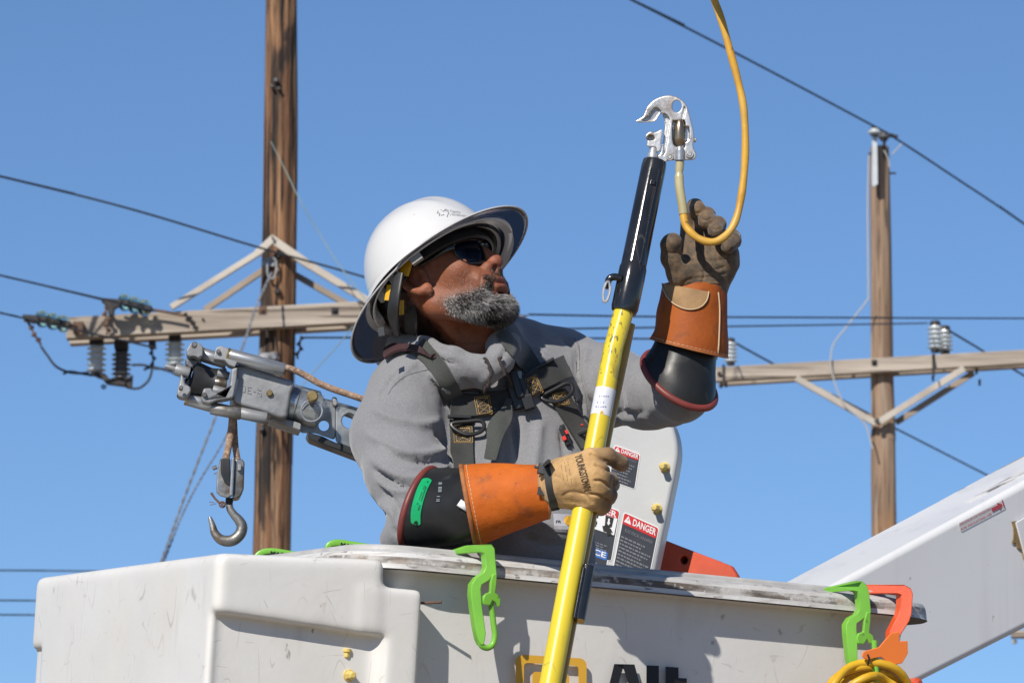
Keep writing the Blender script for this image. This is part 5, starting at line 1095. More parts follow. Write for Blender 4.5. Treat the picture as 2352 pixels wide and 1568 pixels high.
def stitch(d, o, xv, yv, n=2):
    mb = MB(); Lq = lambda a, b: (o[0] + xv[0] * a + yv[0] * b, o[1] + xv[1] * a + yv[1] * b)
    pol = [(0, 0), (1, 0), (1, 1), (0, 1), (0, 0)]; segs = list(zip(pol[:-1], pol[1:])); ins = [(.12, .08), (.88, .08), (.88, .92), (.12, .92), (.12, .08)]; segs += list(zip(ins[:-1], ins[1:]))
    for k in range(n): a, b = .1 + .8 * k / n, .1 + .8 * (k + 1) / n; segs += [((.12, a), (.88, b)), ((.88, a), (.12, b)), ((.12, a), (.88, a))]
    for a, b in segs:
        A, B_ = Lq(*a), Lq(*b); Ln = math.hypot(B_[0] - A[0], B_[1] - A[1]); m = max(1, int(Ln / 4.2))
        for j in range(m):
            t0, t1 = (j + .12) / m, (j + .80) / m; mb.tube([d.at(A[0] + (B_[0] - A[0]) * t, A[1] + (B_[1] - A[1]) * t, -.0006) for t in (t0, t1)], .00055, 5)
    mb.build('gold_stitching', m_stitch, harness)
stitch(c1_, (1089, 913), (34, -5), (8, 42)); stitch(c2_, (1206, 872), (24, -12), (18, 40)); stitch(c3_, (1042, 980), (42, 0), (2, 36)); stitch(c4_, (1268, 905), (30, -6), (10, 28))
def buck(name, c, w_, h_, rot, dep, off, mt=m_plas, par=None, bev=.0015):
    p = dT.at(c[0], c[1], -off); a = rad(rot); ax = Vector((math.cos(a), 0, -math.sin(a))); az = Vector((math.sin(a), 0, math.cos(a)))
    mb = MB(); mb.box(p, ax * S(w_ / 2, 8.2), Vector((0, dep / 2, 0)), az * S(h_ / 2, 8.2)); return mb.build(name, mt, par or harness, bevel=bev)
buck('chest_buckle', (1187, 912), 44, 68, -18, .016, .014); buck('chest_buckle', (1178, 895), 20, 70, -18, .02, .02, bev=.003); buck('buckle_tongue', (1180, 873), 16, 14, -18, .016, .024); buck('buckle_latch', (1206, 935), 26, 34, -18, .018, .016)
mb = MB(); mb.box(dT.at(1180, 880, -.030), (.0035, 0, 0), (0, .001, 0), (0, 0, .006)); mb.build('buckle_window', mat('grey_buckle_face', (.2, .24, .26), rough=.2), harness, bevel=.0005)
buck('adjuster', (1068, 908), 64, 8, 4, .012, .012); buck('adjuster', (1240, 846), 66, 9, -28, .012, .012); buck('adjuster', (1058, 966), 56, 8, 2, .012, .012)
buck('side_buckle', (1287, 1003), 12, 52, -22, .010, .012); buck('side_buckle', (1325, 1000), 40, 10, -22, .010, .012); buck('side_buckle', (1298, 1015), 10, 46, -22, .010, .014); buck('red_button', (1283, 998), 9, 10, -22, .011, .0135, m_redb, bev=.0008); buck('red_button', (1297, 1022), 9, 10, -22, .011, .0155, m_redb, bev=.0008); buck('red_button', (1320, 986), 6, 3, -22, .011, .016, m_redb, bev=.0005)
for c, rot, o_ in (((1072, 978), -6, .016), ((1278, 903), -28, .016)):
    a = rad(rot); pts_ = [(-33, -9), (0, -10), (30, -9), (40, 0), (34, 14), (14, 20), (-6, 18), (-28, 4)]
    q = [(c[0] + x * math.cos(a) - y * math.sin(a) * -1 * 0 - y * -math.sin(a) * 0 + y * 0 + 0, c[1]) for x, y in pts_]
    q = [(c[0] + x * math.cos(a) - y * math.sin(a), c[1] + x * math.sin(a) + y * math.cos(a)) for x, y in pts_]
    base = dT.at(c[0], c[1], 0); mb = MB(); mb.tube([P(x, y, base.y - o_ - (y - c[1]) * .0002) for x, y in q], .0034, 10, closed=True, sub=4); mb.build('d_ring', m_plas, harness)
for pts_ in ([(1112, 826), (1121, 842), (1124, 862), (1118, 888), (1112, 915)], [(1146, 822), (1149, 840), (1158, 868), (1172, 896)]):
    q = [dT.at(x, y, -.006) for x, y, z in smooth2(pts_, 4)]; q = [Vector((a.x, min(b.y for b in q[max(0, i - 3):i + 4]), a.z)) for i, a in enumerate(q)]; q = [Vector((a.x, sum(b.y for b in q[max(0, i - 3):i + 4]) / len(q[max(0, i - 3):i + 4]), a.z)) for i, a in enumerate(q)]; mb = MB(); mb.tube(q, .0027, 8, sub=2); mb.build('drawstring', mat('brown_cord', (.045, .035, .033), rough=.9, bump=(600, .0005)), person)
mb = MB(); put_text(mb, 'TM', (1317, 927), (13, -1), (1, -7), lambda x, y, o: dT.at(x, y, -.001), bold=.03); mb.tube([dT.at(1316, 913, -.001), dT.at(1323, 912, -.001)], .0007, 5); mb.tube([dT.at(1319, 908, -.001), dT.at(1320, 918, -.001)], .0007, 5); mb.build('chest_print', m_black, person, smooth=False)
mb = MB(); N_ = 6
for i in range(N_):
    for j in range(N_):
        q = [(1270 + 52 * a / N_ + 3 * b / N_, 1180 + 40 * b / N_ + 2 * a / N_) for a, b in ((i, j), (i + 1, j), (i + 1, j + 1), (i, j + 1))]; mb.add([dT.at(x, y, -.0015) for x, y in q], [(0, 1, 2, 3)])
cl = mb.build('cloth_label', mat('pale_cloth_label', (.42, .42, .46), rough=.8), person)
mb = MB(); q = circ(1304, 1196, 10, 11, 20); mb.add([dT.at(x, y, -.0025) for x, y in q], [tuple(range(20))]); mb.build('round_mark', m_gold, cl, smooth=False)
mb = MB(); put_text(mb, 'FR', (1276, 1203), (12, 0), (0, -7), lambda x, y, o: dT.at(x, y, -.0022), bold=.02); mb.build('lettering', m_black, cl, smooth=False)
# ================================================================== gloves and gauntlets
m_orange = mat('orange_leather', (.56, .128, .012), (.44, .095, .012), ns=18, rough=.68, spec=.3, layers=[('blot', (.26, .075, .025), 30, .58, .72, (1, 1, 1), .7), ('blot', (.11, .05, .03), 85, .68, .74, (1, 1, 1), .7), ('blot', (.50, .20, .06), 140, .60, .70, (1, 1, 1), .3)], bump=[(110, .0008), (25, .0015)])
m_orange2 = mat('brown_orange_leather', (.36, .088, .010), (.27, .062, .010), ns=14, rough=.66, spec=.3, layers=[('blot', (.12, .045, .02), 26, .55, .70, (1, 1, 1), .7), ('blot', (.40, .12, .02), 100, .60, .70, (1, 1, 1), .3)], bump=[(110, .0008), (25, .0015)])
m_bind = mat('leather_binding', (.40, .15, .045), (.26, .09, .03), ns=60, rough=.7, bump=(200, .0006))
m_thread = mat('pale_thread', (.55, .42, .26), rough=.7)
m_blackr = mat('black_rubber_sleeve', (.013, .014, .014), (.022, .022, .022), ns=16, rough=.38, rvar=.08, spec=.32, layers=[('blot', (.06, .06, .055), 34, .62, .75, (1, 1, 1), .6), ('blot', (.10, .05, .02), 18, .66, .8, (1, 1, 1), .4)], bump=(16, .0012))
m_redr = mat('brick_red_rubber_roll', (.235, .045, .035), (.15, .035, .03), ns=30, rough=.45, bump=(60, .0006))
m_glove = mat('tan_work_glove', None, (.30, .17, .07), ns=120, amt=(.4, .75), vcol=True, rough=.75, sheen=.2, bump=[(260, .0007), (70, .0014)])
def loft(mb, R, seg=56, sub=7, flip=False, wob=0.0, seed=0):
    """R: (centre px x, y, Y, a px vector, b depth m, b px vector)"""
    C_, A, Bv = [], [], []
    for x, y, Y, a, bd, bp in R:
        c = P(x, y, Y); C_.append(c); A.append(P(x + a[0], y + a[1], Y) - c); q = P(x + bp[0], y + bp[1], Y) - c; Bv.append(Vector((q.x, q.y - bd, q.z)))
    C_, (A, Bv) = smooth(C_, sub, [A, Bv]); out = []; rn = random.Random(seed); ph = [rn.random() * 6 for _ in range(9)]
    for i, (c, a, b) in enumerate(zip(C_, A, Bv)):
        t = i / len(C_); ring = []
        for k in range(seg):
            th = 2 * math.pi * k / seg; w_ = 1 + wob * (math.sin(2 * th + ph[0] + t * 4) + .6 * math.sin(3 * th + ph[1] - t * 6) + .5 * math.sin(5 * th + ph[2] + t * 9) + .3 * math.sin(11 * th + ph[3] + 14 * t))
            ring.append(c + (a * math.cos(th) + b * math.sin(th)) * w_)
        out.append(ring)
    mb.rings(out, caps=False); return out
def edge_tube(mb, ring, r, seg=8): mb.tube(ring, r, seg, closed=True)
# ---- lower arm: rubber glove sleeve, orange gauntlet, tan glove
low = MB(); Rr = loft(low, [(964, 1168, 8.07, (-30, 92), .050, (-30, 4)), (1010, 1166, 8.05, (-16, 90), .054, (-14, 2)), (1065, 1162, 8.02, (2, 84), .053, (0, 0)), (1120, 1156, 8.0, (10, 72), .047, (0, 0)), (1200, 1146, 7.98, (12, 58), .040, (0, 0))], wob=.004)
sl1 = low.build('rubber_sleeve', m_blackr, person, ang=80, solid=.003)
mb = MB(); edge_tube(mb, Rr[0], .0058, 12); mb.build('rolled_edge', m_redr, sl1)
cf = MB(); Rc = loft(cf, [(1072, 1163, 8.012, (17, 92), .063, (-4, 2)), (1120, 1152, 8.005, (16, 84), .058, (-2, 0)), (1180, 1140, 7.987, (15, 73), .050, (0, 0)), (1225, 1132, 7.970, (15, 64), .045, (4, 0)), (1250, 1129, 7.960, (14, 60), .042, (7, 0))], wob=.011, seed=4)
cuff1 = cf.build('gauntlet_cuff', m_orange, person, ang=80, solid=.003)
def band(ringA, ringB, name, mt, par, grow=1.02, th=.003):
    c = sum(ringA, Vector()) / len(ringA); d = sum(ringB, Vector()) / len(ringB)
    mb = MB(); mb.rings([[c + (p - c) * grow for p in ringA], [d + (p - d) * grow for p in ringB]], caps=False); return mb.build(name, mt, par, ang=80, solid=th)
band(Rc[0], Rc[2], 'edge_binding', m_bind, cuff1, 1.025, .003)
def thread(ring, grow, name, par, r=.0006, dash=2):
    c = sum(ring, Vector()) / len(ring); mb = MB(); q = [c + (p - c) * grow for p in ring]
    for k in range(0, len(q)): mb.tube([q[k], q[k].lerp(q[(k + 1) % len(q)], .7)], r, 5)
    mb.build(name, m_thread, par)
thread(Rc[3], 1.022, 'stitching', cuff1, .0007); thread(Rc[-3], 1.035, 'stitching', cuff1); thread(Rc[-2], 1.035, 'stitching', cuff1)
dS = DR([p for r_ in Rr for p in r_], [(i * 56 + k, i * 56 + (k + 1) % 56, (i + 1) * 56 + (k + 1) % 56, (i + 1) * 56 + k) for i in range(len(Rr) - 1) for k in range(56)]); dS.last = None
# green size label, draped on the rubber
def dmesh(poly_fn, nx, ny, d, off, name, mt, par):
    mb = MB(); g_ = [[d.at(*poly_fn(i / nx, j / ny), -off) for j in range(ny + 1)] for i in range(nx + 1)]
    for i in range(nx):
        for j in range(ny): mb.add([g_[i][j], g_[i + 1][j], g_[i + 1][j + 1], g_[i][j + 1]], [(0, 1, 2, 3)])
    return mb.build(name, mt, par)
cen = smooth2([(985, 1101), (972, 1125), (962, 1155), (957, 1180), (957, 1204)], 8)
def lab(s_, t):
    i = s_ * (len(cen) - 1); k = min(int(i), len(cen) - 2); fr = i - k; x = cen[k][0] * (1 - fr) + cen[k + 1][0] * fr; y = cen[k][1] * (1 - fr) + cen[k + 1][1] * fr
    e = min(s_, 1 - s_) * 12; wd = 14 * (1 if e > 1 else math.sqrt(max(1 - (1 - e) ** 2, .02))); return (x + (t - .5) * wd * 2 * .8, y + (t - .5) * wd * .3)
glb = dmesh(lab, 40, 6, dS, .0032, 'size_label', mat('green_label', (.005, .30, .10), (.01, .36, .13), ns=40, rough=.3), sl1)
mb = MB(); ds = lambda x, y, o: dS.at(x, y, -.0046)
put_text(mb, '9', (953, 1203), (1, -9), (9, 1), ds, bold=.03); mb.build('size_number', m_black, glb, smooth=False)
def bars(mb, a, b, w_, n, d, seed):       # worn print that can no longer be read
    rn = random.Random(seed)
    for k in range(n):
        if rn.random() < .2: continue
        t0, t1 = (k + .1) / n, (k + rn.uniform(.5, .8)) / n; L = lambda t, q: d(a[0] + (b[0] - a[0]) * t + q, a[1] + (b[1] - a[1]) * t, 0)
        mb.add([L(t0, 0), L(t1, 0), L(t1, w_), L(t0, w_)], [(0, 1, 2, 3)])
mb = MB(); bars(mb, (984, 1108), (962, 1172), 3, 16, ds, 2); bars(mb, (977, 1118), (960, 1160), 2, 9, ds, 4); mb.build('label_print', mat('dark_green_print', (.01, .09, .04), rough=.5), glb, smooth=False)
mb = MB(); ds2 = lambda x, y, o: dS.at(x, y, -.0035); bars(mb, (1010, 1110), (1009, 1132), 8, 7, ds2, 6); bars(mb, (1006, 1140), (1004, 1156), 8, 5, ds2, 9); mb.build('stamped_print', mat('worn_white_stamp', (.22, .25, .27), rough=.6), sl1, smooth=False)
mb = MB(); mb.add([P(x, y, 7.9625) for x, y in ((1049, 1160), (1059, 1146), (1085, 1164), (1074, 1176))], [(0, 1, 2, 3)]); mb.build('white_tab', m_whitep, sl1, solid=.0008)
# ---- upper arm: rubber sleeve and brown-orange gauntlet
up = MB(); Ru = loft(up, [(1560, 872, 8.08, (82, 46), .050, (-12, 58)), (1566, 850, 8.08, (76, 38), .050, (-8, 40)), (1572, 815, 8.085, (70, 22), .048, (-4, 14)), (1582, 770, 8.085, (66, 12), .044, (0, 6)), (1595, 720, 8.085, (54, 6), .038, (0, 4))], wob=.006, seed=2)
sl2 = up.build('rubber_sleeve', m_blackr, person, ang=80, solid=.003); mb = MB(); edge_tube(mb, Ru[0], .0058, 12); mb.build('rolled_edge', m_redr, sl2)
cu = MB(); Rq = loft(cu, [(1581, 800, 8.085, (88, 22), .062, (-4, 18)), (1588, 770, 8.085, (83, 16), .058, (-3, 12)), (1590, 725, 8.085, (80, 10), .052, (-2, 8)), (1593, 690, 8.085, (76, 5), .050, (-1, 6)), (1596, 656, 8.09, (72, 3), .048, (0, 5))], wob=.010, seed=9)
cuff2 = cu.build('gauntlet_cuff', m_orange2, person, ang=80, solid=.003)
band(Rq[0], Rq[1], 'edge_binding', m_bind, cuff2, 1.02, .003); thread(Rq[2], 1.02, 'stitching', cuff2)
dQ = DR([p for r_ in Rq for p in r_], [(i * 56 + k, i * 56 + (k + 1) % 56, (i + 1) * 56 + (k + 1) % 56, (i + 1) * 56 + k) for i in range(len(Rq) - 1) for k in range(56)]); dQ.last = None
mb = MB(); mb.tube([dQ.at(x, y, -.002) for x, y in ((1648, 672), (1651, 710), (1650, 760), (1648, 800), (1646, 826))], .0012, 6, sub=4); mb.build('seam_piping', m_thread, cuff2)
def semi(s_, t):
    a = math.pi * s_; r_ = t; return (1576 - 50 * math.cos(a) * r_, 662 + (50 * math.sin(a)) * r_ - math.cos(a) * 10 * r_)
pm = dmesh(semi, 28, 8, dQ, .0035, 'wrist_patch', mat('tan_leather_patch', (.36, .22, .10), (.24, .14, .065), ns=30, rough=.75, layers=[('blot', (.10, .07, .05), 40, .58, .7, (1, 1, 1), .6)], bump=(150, .0005)), cuff2)
mb = MB(); mb.tube([dQ.at(*semi(k / 28, .985), -.0045) for k in range(29)], .0010, 6); mb.build('patch_stitching', m_thread, pm)
# ---- gloved hands
def hand(name, lo, hi, chains, cuts, tint, label, folds, cell=.0019, dy=0):
    lo = (lo[0], lo[1], lo[2] + dy); hi = (hi[0], hi[1], hi[2] + dy); PV = lambda x, y, Y: tuple(P(x, y, Y + dy))
    lo = P(*lo); hi = P(*hi); s = SDF((min(lo.x, hi.x), lo.y, min(lo.z, hi.z)), (max(lo.x, hi.x), hi.y, max(lo.z, hi.z)), cell)
    for k, pts in chains: s.chain([(PV(*p[:3]), p[3]) for p in pts], k)
    for a, b, ra, rb in cuts: s.cut(s.cone(PV(*a), PV(*b), ra, rb), .004)
    v, f = s.mesh(); v = relax(v, f, 1); n_ = vnormals(v, f)
    v = v + n_ * (.0012 * (vnoise(v, 90, 3) - .5) + .0022 * (vnoise(v * np.array([1, 1, 1.6]), 38, 8) - .5))[:, None]; v = strokes(v, vnormals(v, f), folds)
    o = np_mesh(name, v, f, m_glove, person, tint(v)); o['label'] = label; return o, v, f
def tint1(v):
    x, y = to_px(v); c = np.tile(np.array([.54, .33, .135]), (len(v), 1)); n1 = vnoise(v, 45, 2); n2 = vnoise(v, 140, 5)
    c = blend(c, np.clip((x - 1366) / 42, 0, 1) * .85 + (n1 - .5) * .7 * np.clip((x - 1340) / 30, 0, 1), (.075, .045, .025)); c = blend(c, (n2 - .62) * 1.6, (.26, .15, .07)); c = blend(c, (n1 - .60) * 1.6, (.34, .20, .09))
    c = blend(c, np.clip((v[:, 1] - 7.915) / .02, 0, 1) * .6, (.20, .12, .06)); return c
ch1 = [(.016, [(1256, 1118, 7.915, .028), (1280, 1112, 7.885, .030), (1310, 1100, 7.850, .030)]), (.020, [(1295, 1080, 7.855, .018), (1358, 1052, 7.832, .0160)]), (.018, [(1300, 1100, 7.845, .022), (1378, 1088, 7.826, .0175)]),
       (.018, [(1300, 1120, 7.850, .022), (1378, 1120, 7.832, .0170)]), (.016, [(1290, 1135, 7.865, .020), (1356, 1150, 7.845, .0160)]), (.014, [(1290, 1085, 7.885, .022), (1330, 1070, 7.875, .018)]),
       (.004, [(1360, 1048, 7.835, .0140), (1398, 1047, 7.838, .0128), (1424, 1062, 7.852, .0120), (1428, 1067, 7.858, .0115)]),
       (.003, [(1380, 1090, 7.828, .0150), (1402, 1104, 7.848, .0125), (1404, 1112, 7.880, .0125), (1375, 1112, 7.906, .0115)]),
       (.004, [(1380, 1121, 7.834, .0155), (1398, 1136, 7.852, .0130), (1396, 1142, 7.885, .0120), (1366, 1140, 7.906, .011)]),
       (.004, [(1358, 1150, 7.846, .0150), (1384, 1160, 7.858, .0128), (1382, 1166, 7.888, .0118), (1352, 1164, 7.904, .0105)]),
       (.006, [(1290, 1075, 7.900, .016), (1330, 1060, 7.908, .014), (1372, 1062, 7.904, .012)])]
glove1, gv, gf = hand('work_glove', (1215, 1210, 7.79), (1455, 1010, 7.96), ch1, [], tint1, 'tan leather glove with dirty fingertips gripping the yellow stick',
    [([(1352, 1040), (1372, 1050), (1400, 1062)], 3.5, -.0034), ([(1362, 1066), (1385, 1072), (1412, 1084)], 3.5, -.006), ([(1362, 1104), (1382, 1105), (1404, 1122)], 3, -.0048), ([(1352, 1134), (1375, 1138), (1400, 1152)], 3, -.0050), ([(1290, 1140), (1310, 1130), (1345, 1135)], 4, -.0015), ([(1285, 1155), (1320, 1158), (1350, 1165)], 4, .0015), ([(1330, 1130), (1350, 1140), (1362, 1158)], 3, -.0015), ([(1290, 1060), (1320, 1058), (1345, 1050)], 4, .0012), ([(1268, 1090), (1290, 1100), (1300, 1120)], 3, -.0012), ([(1362, 1060), (1368, 1076), (1362, 1092)], 3, .0016)], dy=.052)
dG = Drape(gv, gf)
mb = MB(); dg = lambda x, y, o: dG.at(x, y, -.0007); put_text(mb, 'YOUNGSTOWN', (1320, 1046), (22, 82), (17, -4.5), dg, bold=.025); mb.build('lettering', mat('worn_glove_print', (.035, .022, .014), (.2, .12, .05), ns=300, amt=(.45, .7), rough=.7), glove1, smooth=False)
mb = MB(); 
for k_, (x, y, a, b) in enumerate(((1288, 1062, 8, 46), (1296, 1060, 8, 44), (1304, 1058, 9, 52))):
    m_ = 9
    for j in range(m_):
        if (j * 7 + k_) % 4: mb.tube([dG.at(x + a * (j + t) / m_, y + b * (j + t) / m_, -.0003) for t in (.1, .7)], .0005, 4)
mb.build('fine_print', mat('faded_print', (.22, .13, .06), rough=.8), glove1)
rb_, _ = [None, None], None
def gribbon(name, pts, w_, d, mt, par, off=.002, th=.0022):
    q = smooth2(pts, 6); mb = MB(); mb.tube([d.at(x, y, -off) for x, y, z in q], S(w_ / 2, 7.9), 12, rb=th, ref=(0.1, 1, 0), pw=.4); return mb.build(name, mt, par, ang=50)
gribbon('wrist_strap', [(1256, 1062), (1262, 1090), (1266, 1120), (1272, 1150), (1276, 1172)], 20, dG, m_web, glove1); 
def gbox(name, x, y, w_, h_, rot, off, dep, mt, par):
    p = dG.at(x, y, -off); a = rad(rot); ax = Vector((math.cos(a), -.25, -math.sin(a))); az = Vector((math.sin(a), 0, math.cos(a))); mb = MB(); mb.box(p, ax * S(w_ / 2, 7.9), Vector((0, dep / 2, 0)), az * S(h_ / 2, 7.9)); mb.build(name, mt, par, bevel=.0015)
gbox('strap_buckle', 1256, 1080, 26, 26, 12, .006, .008, m_plas, glove1); gbox('strap_buckle', 1254, 1080, 28, 7, 12, .010, .006, m_plas, glove1)
mb = MB(); mb.box(P(1246, 1127, 7.915), (.0075, -.002, -.001), (0, .001, 0), (.001, 0, .0065)); mb.box(P(1262, 1116, 7.912), (.008, 0, .006), (0, .001, 0), (-.003, 0, .004)); mb.build('strap_end', m_web, glove1, bevel=.0008)
def tint2(v):
    x, y = to_px(v); c = np.tile(np.array([.075, .057, .040]), (len(v), 1)); n1 = vnoise(v, 45, 2); n2 = vnoise(v, 140, 5)  # base darkened to stand for light glancing over the palm
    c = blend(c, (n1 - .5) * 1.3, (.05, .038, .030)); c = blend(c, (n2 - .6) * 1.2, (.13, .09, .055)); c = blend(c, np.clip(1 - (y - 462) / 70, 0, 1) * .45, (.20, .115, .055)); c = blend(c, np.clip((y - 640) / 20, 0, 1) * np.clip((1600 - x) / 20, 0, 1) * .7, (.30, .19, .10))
    return c
ch2 = [(.02, [(1614, 690, 8.092, .033), (1610, 640, 8.085, .034), (1598, 590, 8.082, .026)]), (.02, [(1620, 650, 8.085, .034), (1652, 600, 8.080, .028), (1662, 560, 8.072, .021)]), (.016, [(1610, 610, 8.085, .030), (1592, 555, 8.080, .021)]), (.016, [(1630, 600, 8.082, .028), (1630, 550, 8.078, .021)]),
       (.016, [(1592, 655, 8.072, .026), (1564, 628, 8.052, .023)]),
       (.005, [(1564, 628, 8.050, .0215), (1542, 592, 8.036, .0165), (1541, 560, 8.026, .0150), (1546, 556, 8.022, .0135)]),
       (.004, [(1583, 548, 8.080, .0150), (1584, 500, 8.078, .0135), (1598, 476, 8.062, .0130), (1602, 482, 8.040, .0125)]),
       (.004, [(1612, 548, 8.078, .0150), (1614, 512, 8.072, .0135), (1624, 496, 8.050, .0132), (1622, 508, 8.026, .0125)]),
       (.004, [(1640, 550, 8.076, .0150), (1644, 526, 8.066, .0135), (1648, 516, 8.042, .0132), (1644, 530, 8.020, .0125)]),
       (.004, [(1668, 560, 8.074, .0150), (1684, 545, 8.068, .0125), (1684, 552, 8.045, .0120), (1672, 566, 8.028, .0112)])]
glove2, gv2, gf2 = hand('work_glove', (1500, 720, 7.98), (1725, 435, 8.15), ch2, [((1576, 596, 8.035), (1572, 580, 8.05), .008, .006)], tint2, 'dark brown raised glove curled round the yellow cable',
    [([(1598, 545), (1612, 580), (1618, 630), (1605, 668)], 2.5, -.0022), ([(1590, 640), (1640, 634), (1668, 628)], 3, -.0022), ([(1590, 652), (1640, 650), (1662, 648)], 2.5, .0016), ([(1598, 625), (1640, 620), (1668, 612)], 3, -.002), ([(1562, 660), (1575, 645), (1590, 640)], 3, -.002), ([(1600, 590), (1640, 600), (1680, 590)], 4, -.0015),
     ([(1610, 502), (1622, 506), (1636, 500)], 2.5, -.002), ([(1634, 524), (1646, 528), (1658, 522)], 2.5, -.002), ([(1590, 488), (1602, 490), (1612, 486)], 2.5, -.0015), ([(1530, 580), (1545, 582), (1558, 580)], 2.5, -.0015)])
# ================================================================== hot stick
m_yel = mat('glossy_yellow_fibreglass', (.74, .58, .035), (.66, .50, .03), ns=7, st=(1, 1, .2), rough=.30, coat=.2, layers=[('blot', (.30, .24, .05), 40, .64, .70, (1, 1, .25), .6), ('scr', (.35, .28, .05), 12, .005, .50, (1, 1, .3), .6)])
m_yelw = mat('yellow_with_worn_print', (.74, .58, .035), (.66, .50, .03), ns=7, rough=.22, coat=.5, layers=[('blot', (.05, .045, .02), 150, .60, .64, (1.4, 1.4, .6), .75), ('blot', (.3, .24, .04), 30, .55, .65, (1, 1, .4), .6)])
m_amber_shade = mat('shaded_amber_rod', (.40, .235, .012), (.30, .17, .01), ns=9, rough=.28, coat=.3)  # the rod's shadow is put into its dark amber colour
m_bplas = mat('glossy_black_plastic', (.010, .011, .012), (.02, .02, .021), ns=20, rough=.17, coat=.5, layers=[('scr', (.08, .07, .06), 14, .005, .48, (1, 1, .3), .7), ('blot', (.06, .04, .03), 60, .68, .74, (1, 1, 1), .5)], bump=(40, .0004))
m_chrome = mat('polished_cast_metal', (.66, .64, .61), (.50, .48, .45), ns=16, rough=.36, metal=.7, rvar=.1, layers=[('blot', (.16, .10, .07), 30, .56, .68, (1, 1, 1), .6)], bump=[(60, .0008), (160, .0003)])
def SPt(y):      # centre line of the stick
    for (xa, ya, Ya), (xb, yb_, Yb) in zip(SL[:-1], SL[1:]):
        if ya >= y >= yb_: t = (y - ya) / (yb_ - ya); return P(xa + (xb - xa) * t, y, Ya + (Yb - Ya) * t)
    xa, ya, Ya = SL[0]; return P(xa - (y - ya) * .19, y, Ya)
SL = [(1040, 2750, 7.72), (1264, 1568, 7.86), (1409, 800, 7.945), (1437, 700, 7.953), (1504, 372, 8.0)]
stick = thing('hot_stick', 'long glossy yellow stick with a black head, gripped in the tan glove', 'stick', tuple(SPt(1568)))
mb = MB(); mb.tube([SPt(y) for y in (2600, 1568, 1300, 1000, 870)], [.0168, .0168, .0165, .0160, .0156], 40); mb.build('pole', m_yel, stick, ang=60)
mb = MB(); mb.tube([SPt(y) for y in (870, 800, 700)], .01565, 40); mb.build('printed_pole_end', m_yelw, stick, ang=60)
mb = MB(); mb.tube([SPt(y) for y in (957, 895)], .0163, 40); wl = mb.build('white_label', mat('white_wrap_label', (.70, .70, .72), (.60, .62, .68), ns=60, rough=.35), stick, ang=60)
dl = DR([tuple(p) for p in [v_ for v_ in mb.v]], mb.f); dl.last = None; mb = MB(); dd_ = lambda x, y, o: dl.at(x, y, -.0004)
for (o_, wd, hh) in (((1376, 908), 24, 5), ((1372, 922), 16, 6), ((1368, 932), 26, 5)):
    for k in range(5):
        if k % 2 == 0 or wd > 20: a = o_[0] + wd * k / 5; mb.add([dd_(a, o_[1], 0), dd_(a + wd / 8, o_[1] + .5, 0), dd_(a + wd / 8, o_[1] + hh * .7, 0), dd_(a, o_[1] + hh * .7 - .5, 0)], [(0, 1, 2, 3)])
mb.build('label_print', mat('blue_grey_print', (.18, .2, .38), rough=.5), wl, smooth=False); mb = MB(); mb.add([dd_(x, y, 0) for x, y in circ(1382, 947, 4, 4, 12)], [tuple(range(12))]); mb.build('label_mark', m_gold, wl, smooth=False)
offr = Vector((.0150, .018, .0)); mb = MB(); mb.tube([SPt(y) + offr for y in (2600, 1568, 1000, 740)], .0080, 20); mb.build('operating_rod', m_amber_shade, stick)
mb = MB(); mb.tube([SPt(y) + Vector((.025, .005, 0)) for y in (1424, 1300)], .0095, 16, rb=.014, ref=(0, 1, 0), pw=.5); mb.tube([SPt(y) + Vector((.018, -.010, 0)) for y in (1420, 1304)], .0028, 8); mb.build('slide_guide', m_bplas, stick, bevel=.001)
mb = MB(); mb.tube([SPt(y) for y in (716, 708, 640, 618, 610)], [.0195, .0212, .0215, .0215, .0200], 40); mb.build('head_collar', m_bplas, stick, ang=40)
mb = MB(); mb.tube([SPt(y) for y in (618, 500, 385, 372)], [.0200, .0198, .0196, .0186], 40); hd = mb.build('head_tube', m_bplas, stick, ang=40)
ax_ = (SPt(372) - SPt(618)).normalized(); sd = ax_.cross(Vector((0, 1, 0))).normalized(); sd = sd if sd.x > 0 else -sd
def onhead(y, ang, r): return SPt(y) + (Vector((0, -1, 0)) * math.cos(rad(ang)) + sd * math.sin(rad(ang))) * r
mb = MB(); [mb.tube([onhead(y, a, .0192) for y in (606, 500, 392)], .0018, 8) for a in (-8, 30)]; mb.build('slot_rail', m_bplas, hd)
mb = MB(); mb.tube([onhead(y, 11, .0185) for y in (600, 420)], .0045, 8, rb=.0012, ref=(0, 1, 0)); mb.build('slot', mat('slot_dark', (.02, .014, .01), rough=.8), hd)
mb = MB(); mb.box(onhead(424, 10, .0195), sd * .004, Vector((0, .003, 0)), ax_ * .004); mb.build('slide_button', m_bplas, hd, bevel=.001)
mb = MB(); mb.tube([P(x, y, 7.945) for x, y in ((1428, 640), (1412, 636), (1400, 640), (1396, 652), (1397, 664))], [.006, .0058, .0055, .005, .004], 12, sub=5); mb.build('hook_lug', m_bplas, stick)
mb = MB(); mb.tube([P(x, y, 7.935) for x, y in ((1399, 648), (1401, 668), (1394, 690), (1386, 690), (1386, 668), (1392, 650))], .0022, 8, closed=True, sub=5); mb.build('hanging_ring', m_chrome, stick)
